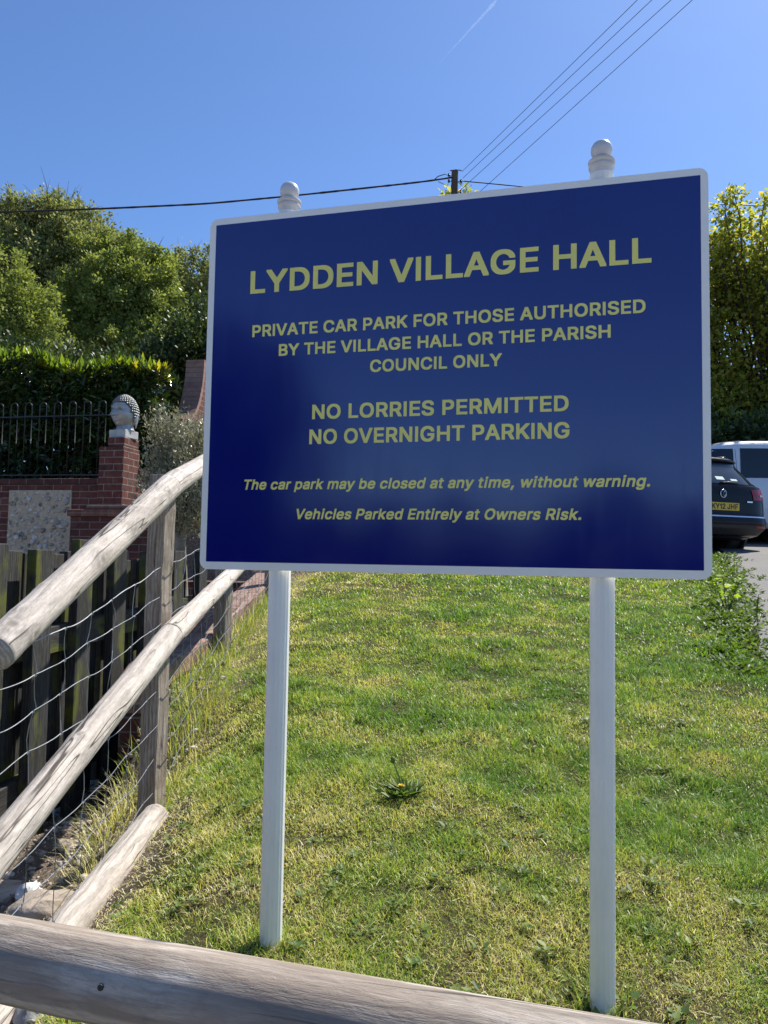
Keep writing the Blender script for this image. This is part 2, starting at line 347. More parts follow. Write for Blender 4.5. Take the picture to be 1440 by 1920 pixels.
# ground: thatch and soil under the lawn, stony soil left of the rails
m, nt, b = newmat('lawn_soil'); v = objco(nt); s = nd(nt, 'SeparateXYZ', {0: v})
n1 = noise(nt, v, 3.0, 6, .6); n2 = noise(nt, v, 60, 5, .7)
lawn = mix(nt, ramp(nt, n1, [(.35, 0), (.65, 1)]), (.075, .078, .028), (.15, .125, .06))
lawn = mix(nt, .8, lawn, ramp(nt, n2, [(.3, .4), (.7, 1.4)]), 'MULTIPLY')
soil = ramp(nt, n2, [(.30, (.13, .095, .065)), (.5, (.29, .225, .165)), (.7, (.50, .42, .33))])
lm = mth(nt, 'ADD', s.outputs[0], mth(nt, 'MULTIPLY', mth(nt, 'SUBTRACT', n1, .5), .35))
c = mix(nt, ramp(nt, mth(nt, 'ADD', lm, 1.3), [(.42, 0), (.60, 1)]), soil, lawn)
nt.links.new(c, b.inputs['Base Color']); b.inputs['Roughness'].default_value = .95; b.inputs['Specular IOR Level'].default_value = .1
bump(nt, b, n2, 1.0, .035); M['ground'] = m
m, nt, b = newmat('tarmac'); v = objco(nt)
c = ramp(nt, noise(nt, v, 110, 3, .7), [(.3, (.07, .066, .063)), (.55, (.135, .128, .122)), (.75, (.26, .245, .23))])
c = mix(nt, ramp(nt, noise(nt, v, 1.2, 5), [(.35, 0), (.7, .4)]), c, (.20, .18, .16)); nt.links.new(c, b.inputs['Base Color'])
b.inputs['Roughness'].default_value = .85; bump(nt, b, noise(nt, v, 130, 3), .7, .006); M['tarmac'] = m

# ---------------------------------------------------------------- the ground
def Hn(x, y, bumps=True):
    x = np.asarray(x, float); y = np.asarray(y, float)
    z = np.interp(y, [-40, -2.5, 1.0, 11, 60, 130, 420], [-.7, -.62, -.04, 1.21, 4.64, 8.0, 12.0])
    near = np.interp(x, [-1.9, -1.3, -.97, -.7, -.35], [.72, .50, .345, .13, 0])
    far = np.interp(x, [-1.36, -1.26, -1.0, -.5], [.78, .14, .11, 0])
    t = sstep(3.5, 4.5, y); d = near*(1-t)+far*t
    d = d*(1-sstep(8.55, 8.75, y-.213*np.clip(-2.89-x, 0, 9)))
    yt = y-.213*np.clip(-2.89-x, 0, 9); z = z-d+.80*sstep(8.62, 8.75, yt)*(1-sstep(-2.0, -1.4, x))*(1-sstep(30, 60, y))
    if bumps:
        f = ((x > -6) & (x < 9) & (y > -1) & (y < 13)).astype(float)*(1-sstep(1.5, 3.0, x))
        z = z+f*((vnoise(x, y, .55, 3)-.5)*.035+(vnoise(x, y, .17, 5)-.5)*.014)
    return z
def H(x, y): return float(Hn(x, y))
def ground(px, py):                              # where the line of sight through a photo point meets the ground
    w = ray(px, py); lo, hi = .3, 40.0
    ys = np.linspace(lo, hi, 4000); zz = CZ+w[2]*ys; g = Hn(w[0]*ys, ys)
    k = int(np.argmax(zz < g)); return Vector((w[0]*ys[k], ys[k], g[k]))
def axis(lo, hi, st, out, grow=1.35):
    a = list(np.arange(lo, hi+1e-6, st)); s = st
    while a[-1] < out: s *= grow; a.append(a[-1]+s)
    s = st
    while a[0] > -out: s *= grow; a.insert(0, a[0]-s)
    return np.array(a)
gx = axis(-5.5, 5.0, .07, 420); gy = axis(-.4, 11.5, .07, 420)
GX, GY = np.meshgrid(gx, gy); V = np.stack([GX, GY, Hn(GX, GY)], -1).reshape(-1, 3)
nx = len(gx); ii, jj = np.meshgrid(np.arange(nx-1), np.arange(len(gy)-1)); k = (jj*nx+ii).ravel()[:, None]
tag(bulk('ground', V, k+np.array([0, 1, nx+1, nx]), 4, M['ground'], smooth=True), kind='structure')
def xb(y): return 2.30+.40*(np.asarray(y)-4.84)   # edge of the tarmac
ys = np.concatenate([np.arange(4.8, 17, .2), np.arange(17, 26, 1.0)]); ss_ = np.linspace(0, 1, 40)**1.5
Y2, S2 = np.meshgrid(ys, ss_, indexing='ij'); X2 = xb(Y2)+vnoise(Y2, Y2*0, .35, 9)*.12*(1-S2)+S2*(26-xb(Y2))
V = np.stack([X2, Y2, Hn(X2, Y2)+.012], -1).reshape(-1, 3); nx = len(ss_)
ii, jj = np.meshgrid(np.arange(nx-1), np.arange(len(ys)-1)); k = (jj*nx+ii).ravel()[:, None]
tag(bulk('car_park', V, k+np.array([0, 1, nx+1, nx]), 4, M['tarmac']), kind='structure')
mk = MB()
for sx in (7.0, 9.4, 11.8):
    pts = [(sx-.05+.02*(y-9.0), y) for y in np.arange(9.0, 13.6, .3)]
    for (a, y0), (b_, y1) in zip(pts[:-1], pts[1:]):
        mk.add([(a, y0, H(a, y0)+.016), (a+.09, y0, H(a+.09, y0)+.016), (b_+.09, y1, H(b_+.09, y1)+.016), (b_, y1, H(b_, y1)+.016)], [(0, 1, 2, 3)])
tag(mk.build('parking_bay_lines', plain('worn_white_line_paint', (.45, .44, .42), .8, var=.35, scale=25)), kind='structure')

rdx = np.linspace(-60, 60, 61); rdy = np.array([-9.5, -7, -5, -3.2, -1.9]); RX, RY = np.meshgrid(rdx, rdy)
V = np.stack([RX, RY, Hn(RX, RY)+.03], -1).reshape(-1, 3); ii, jj = np.meshgrid(np.arange(60), np.arange(4)); k = (jj*61+ii).ravel()[:, None]
m_r, nt, b = newmat('asphalt'); nt.links.new(ramp(nt, noise(nt, objco(nt), 70, 4, .7), [(.3, (.13, .13, .13)), (.7, (.24, .235, .225))]), b.inputs['Base Color']); b.inputs['Roughness'].default_value = .85
tag(bulk('road', V, k+np.array([0, 1, 62, 61]), 4, m_r), kind='structure')
RX, RY = np.meshgrid(np.linspace(-9, 9, 37), np.linspace(-1.88, .35, 9)); V = np.stack([RX, RY, Hn(RX, RY)+.02], -1).reshape(-1, 3); ii, jj = np.meshgrid(np.arange(36), np.arange(8)); k = (jj*37+ii).ravel()[:, None]
tag(bulk('bounce_slab', V, k+np.array([0, 1, 38, 37]), 4, plain('pale_bounce_surface', (.46, .44, .40), .9, var=.12, scale=30, bmp=.3)), kind='structure')  # unseen pale slab added to bounce light onto the posts and border
# ---------------------------------------------------------------- lawn
def blades(n, xs, ys, zs, hgt, wid, tint, lean=.9, az=None):
    a = rng.uniform(0, 2*np.pi, n) if az is None else az
    le = rng.uniform(.35, 1, n)*lean; dx, dy = np.cos(a), np.sin(a)
    P = np.stack([xs, ys, zs], 1)
    S = np.stack([-dy, dx, np.zeros(n)], 1)*wid[:, None]*.5
    O = np.stack([dx, dy, np.zeros(n)], 1)
    up = np.array([0, 0, 1.0])
    mid = P+(O*(np.sin(np.minimum(le*.85, 1.5)))[:, None]+up*np.cos(np.minimum(le*.85, 1.5))[:, None])*hgt[:, None]*.55
    tip = mid+(O*np.sin(np.minimum(le*1.5, 2.0))[:, None]+up*np.cos(np.minimum(le*1.5, 2.0))[:, None])*hgt[:, None]*.45
    V = np.stack([P-S, P+S, mid+S*.8, mid-S*.8, tip], 1).reshape(-1, 3); k = np.arange(n)[:, None]*5
    return V, [k+np.array([0, 1, 2, 3]), k+np.array([3, 2, 4])], np.repeat(tint, 5)
Vs, Q, T3, Tn = [], [], [], []; base = 0
for y0, y1, den, wd, hm, outer in ((1.2, 2.2, 42000, .0018, 1.05, 0), (2.2, 3.2, 34000, .0022, 1.1, 0), (3.2, 4.8, 17000, .0032, 1.15, 0), (4.8, 6.8, 7000, .0050, 1.2, 0), (6.8, 10.5, 2600, .0080, 1.3, 0), (.36, 1.2, 9000, .0042, 1.2, 1), (1.2, 3.2, 8000, .0044, 1.2, 2)):
    xl, xr = -1.2, (.62*y1+.35 if y1 < 5 else min(.62*y1+.35, float(xb(y1))))
    if outer: xl, xr = (-.9 if outer == 1 else 1.0), 3.6
    n = int(den*(y1-y0)*(xr-xl)); x = rng.uniform(xl, xr, n); y = rng.uniform(y0, y1, n)
    clump = vnoise(x, y, .09, 21); patch = vnoise(x, y, .6, 22); fine = vnoise(x, y, .22, 23)
    left = np.where(y < 4.2, -.86-.16*sstep(3.0, 3.4, y)+.10*(vnoise(x, y, .15, 31)-.5), -1.16)+.0*y
    bare = sstep(.62, .8, vnoise(x, y, .42, 24))*sstep(0.05, -.75, x)*sstep(3.9, 2.6, y)
    bare = np.maximum(bare, sstep(.30, .08, np.hypot((x-1.85)/1.2, (y-4.1)/.8))*.8)
    bare = np.maximum(bare, sstep(.16, .05, np.hypot(x-.50, y-1.68))*.95)
    keep = (x > left) & ((x < xb(y)-.02) | (y < 4.75)) & (rng.uniform(0, 1, n) > bare) & (rng.uniform(0, 1, n) < .55+.8*clump+.25*patch)
    keep &= (x < .62*y+.35) if outer == 0 else ((x >= .62*y+.35) | (outer == 1))
    x, y, clump, patch, fine, bare = [a[keep] for a in (x, y, clump, patch, fine, bare)]; n = len(x)
    big = vnoise(x, y, 1.1, 26); dry = .33+.62*(fine-.5)+.42*(patch-.5)+.30*(big-.5)+.35*(clump-.5)+.16*sstep(2.5, 1.5, y)+.20*sstep(.1, -.9, x)-.20*sstep(.0, .8, x)*sstep(2.3, 3.2, y)+.25*bare
    tint = np.clip(dry+rng.normal(0, .21, n)+np.where(rng.uniform(0, 1, n) < .07, .5, 0), 0, 1)
    h = (.012+.024*clump+.014*sstep(.55, .25, dry)*clump)*rng.uniform(.6, 1.35, n)*hm*np.clip(1.15-.45*tint, .6, 1.2)
    lean = np.where(tint > .65, 1.35, 1.0)
    V, (q, t3), tn = blades(n, x, y, Hn(x, y)-.003, h, wd*rng.uniform(.65, 1.3, n), tint, lean=rng.uniform(.9, 1.75, n))
    Vs.append(V); Q.append(q+base); T3.append(t3+base); Tn.append(tn); base += len(V)
tag(bulk('lawn_grass', np.concatenate(Vs), [np.concatenate(Q), np.concatenate(T3)], 0, M['grass'], attrs={'tint': np.concatenate(Tn)}), kind='stuff')
# dead straw lying flat on the bare soil and through the lawn
n = 36000; x = rng.uniform(-1.25, 2.2, n); y = rng.uniform(1.3, 4.2, n); kp = rng.random(n) < np.maximum(.30*vnoise(x, y, .3, 77), sstep(-.45, -.8, x)*sstep(3.7, 3.2, y)); x, y = x[kp], y[kp]; n = len(x)
V, (q, t3), tn = blades(n, x, y, Hn(x, y)+.004, rng.uniform(.012, .05, n), rng.uniform(.0015, .003, n), np.clip(rng.normal(.86, .12, n), 0, 1), lean=rng.uniform(2.6, 3.0, n))
tag(bulk('dead_straw', V, [q, t3], 0, M['grass'], attrs={'tint': tn}), kind='stuff')
# small broad-leaved weeds pressed into the turf
Vs, Fs, b0 = [], [], 0
for _ in range(420):
    y = rng.uniform(1.4, 6.0); x = rng.uniform(-.8, min(.55*y+.2, float(xb(y))-.2)); z = H(x, y); nn = rng.integers(5, 12); a = rng.uniform(0, 6.28, nn)
    L = rng.uniform(.012, .032, nn); V, F = leaf_geo(np.stack([x+np.cos(a)*.006+rng.normal(0, .014, nn), y+np.sin(a)*.006+rng.normal(0, .014, nn), np.full(nn, z+.012)], 1), np.stack([np.cos(a), np.sin(a), rng.uniform(.05, .6, nn)], 1), np.stack([-np.cos(a)*.2, -np.sin(a)*.2, np.ones(nn)], 1), L, L*rng.uniform(.35, .7), .15)
    Vs.append(V); Fs.append(F+b0); b0 += len(V)
tag(bulk('lawn_weeds', np.concatenate(Vs), np.concatenate(Fs), 4, M['leafweed']), kind='stuff')
# long uncut grass along the wire and at the fence post
def tufts(name, spots, hmin, hmax, tl, th, per=130, lean=.75, spread=.07, wd=.0032):
    Vs, Q, T3, Tn = [], [], [], []; base = 0
    for (x0, y0, s) in spots:
        n = int(per*s); x = x0+rng.normal(0, spread*s, n); y = y0+rng.normal(0, spread*s, n)
        az = np.arctan2(y-y0, x-x0)+rng.normal(0, .7, n)
        V, (q, t3), tn = blades(n, x, y, Hn(x, y)-.01, rng.uniform(hmin, hmax, n)*s**.5, wd*rng.uniform(.6, 1.3, n), np.clip(rng.normal((tl+th)/2, (th-tl)/2, n), 0, 1), lean=lean, az=az)
        Vs.append(V); Q.append(q+base); T3.append(t3+base); Tn.append(tn); base += len(V)
    return tag(bulk(name, np.concatenate(Vs), [np.concatenate(Q), np.concatenate(T3)], 0, M['grass'], attrs={'tint': np.concatenate(Tn)}), kind='stuff')
S0_ = Vector((-.4537, 1.9728, 0)); SH_ = Vector((.9666, -.25628, 0))
sp = [(-1.06+rng.normal(0, .06), y, rng.uniform(.8, 1.5)) for y in np.arange(3.9, 7.6, .13)]+[(-1.0+rng.normal(0, .06), y, rng.uniform(.5, 1.0)) for y in np.arange(3.3, 4.2, .16)]
tufts('long_grass', sp, .05, .19, .15, .7, per=80)
for u in (.204, .9757):
    q = S0_+SH_*u; sp_p = [(q.x+.045*math.cos(a), q.y+.045*math.sin(a), rng.uniform(.3, .6)) for a in np.arange(0, 6.28, .7)]; tufts('grass_tuft', sp_p, .03, .10, .05, .6, per=70, lean=.9, spread=.03, wd=.0022)
sp = [(q.x, q.y, s_) for q, s_ in ((ground(205, 1560), 1.2), (ground(232, 1530), 1.3), (ground(196, 1600), 1.0), (ground(176, 1640), .8), (ground(245, 1500), 1.1), (ground(330, 1470), .8), (ground(300, 1490), .7))]
tufts('dry_grass', sp, .07, .20, .5, 1.0, per=110, lean=1.15, spread=.05, wd=.0026)

# ---------------------------------------------------------------- notice board
S0 = Vector((-.46212, 1.94093, .97167)); SH = Vector((.9666014, -.2562844, 0)); SN = Vector((-.2562844, -.9666014, 0))
rzs = math.atan2(SH.y, SH.x)
base = S0+SH*.6-SN*.033; base.z = H(base.x, base.y)-.01
sign = thing('notice_board', 'large blue village hall notice board with yellow lettering on two white posts', 'sign', base, rzs)
def sp_(u, v, w=0.0):                              # board metres to the board's own frame (x along, -y to the front)
    return Vector((u-.6, -.033-w, S0.z+v-base.z))
def rrect(u0, v0, u1, v1, r, n=6):
    p = []
    for cxx, cyy, a0 in ((u1-r, v1-r, 0), (u0+r, v1-r, 90), (u0+r, v0+r, 180), (u1-r, v0+r, 270)):
        for k in range(n+1):
            a = R(a0+90*k/n); p.append((cxx+r*math.cos(a), cyy+r*math.sin(a)))
    return p
MB().prism(rrect(0, 0, 1.2, .902, .022), sp_, -.003, 0).build('panel', M['white'], sign, bevel=.0007)
mb = MB()
mb.prism(rrect(.0175, .019, 1.1835, .885, .001, 1), sp_, .0001, .0005); mb.build('blue_face', M['blue'], sign)
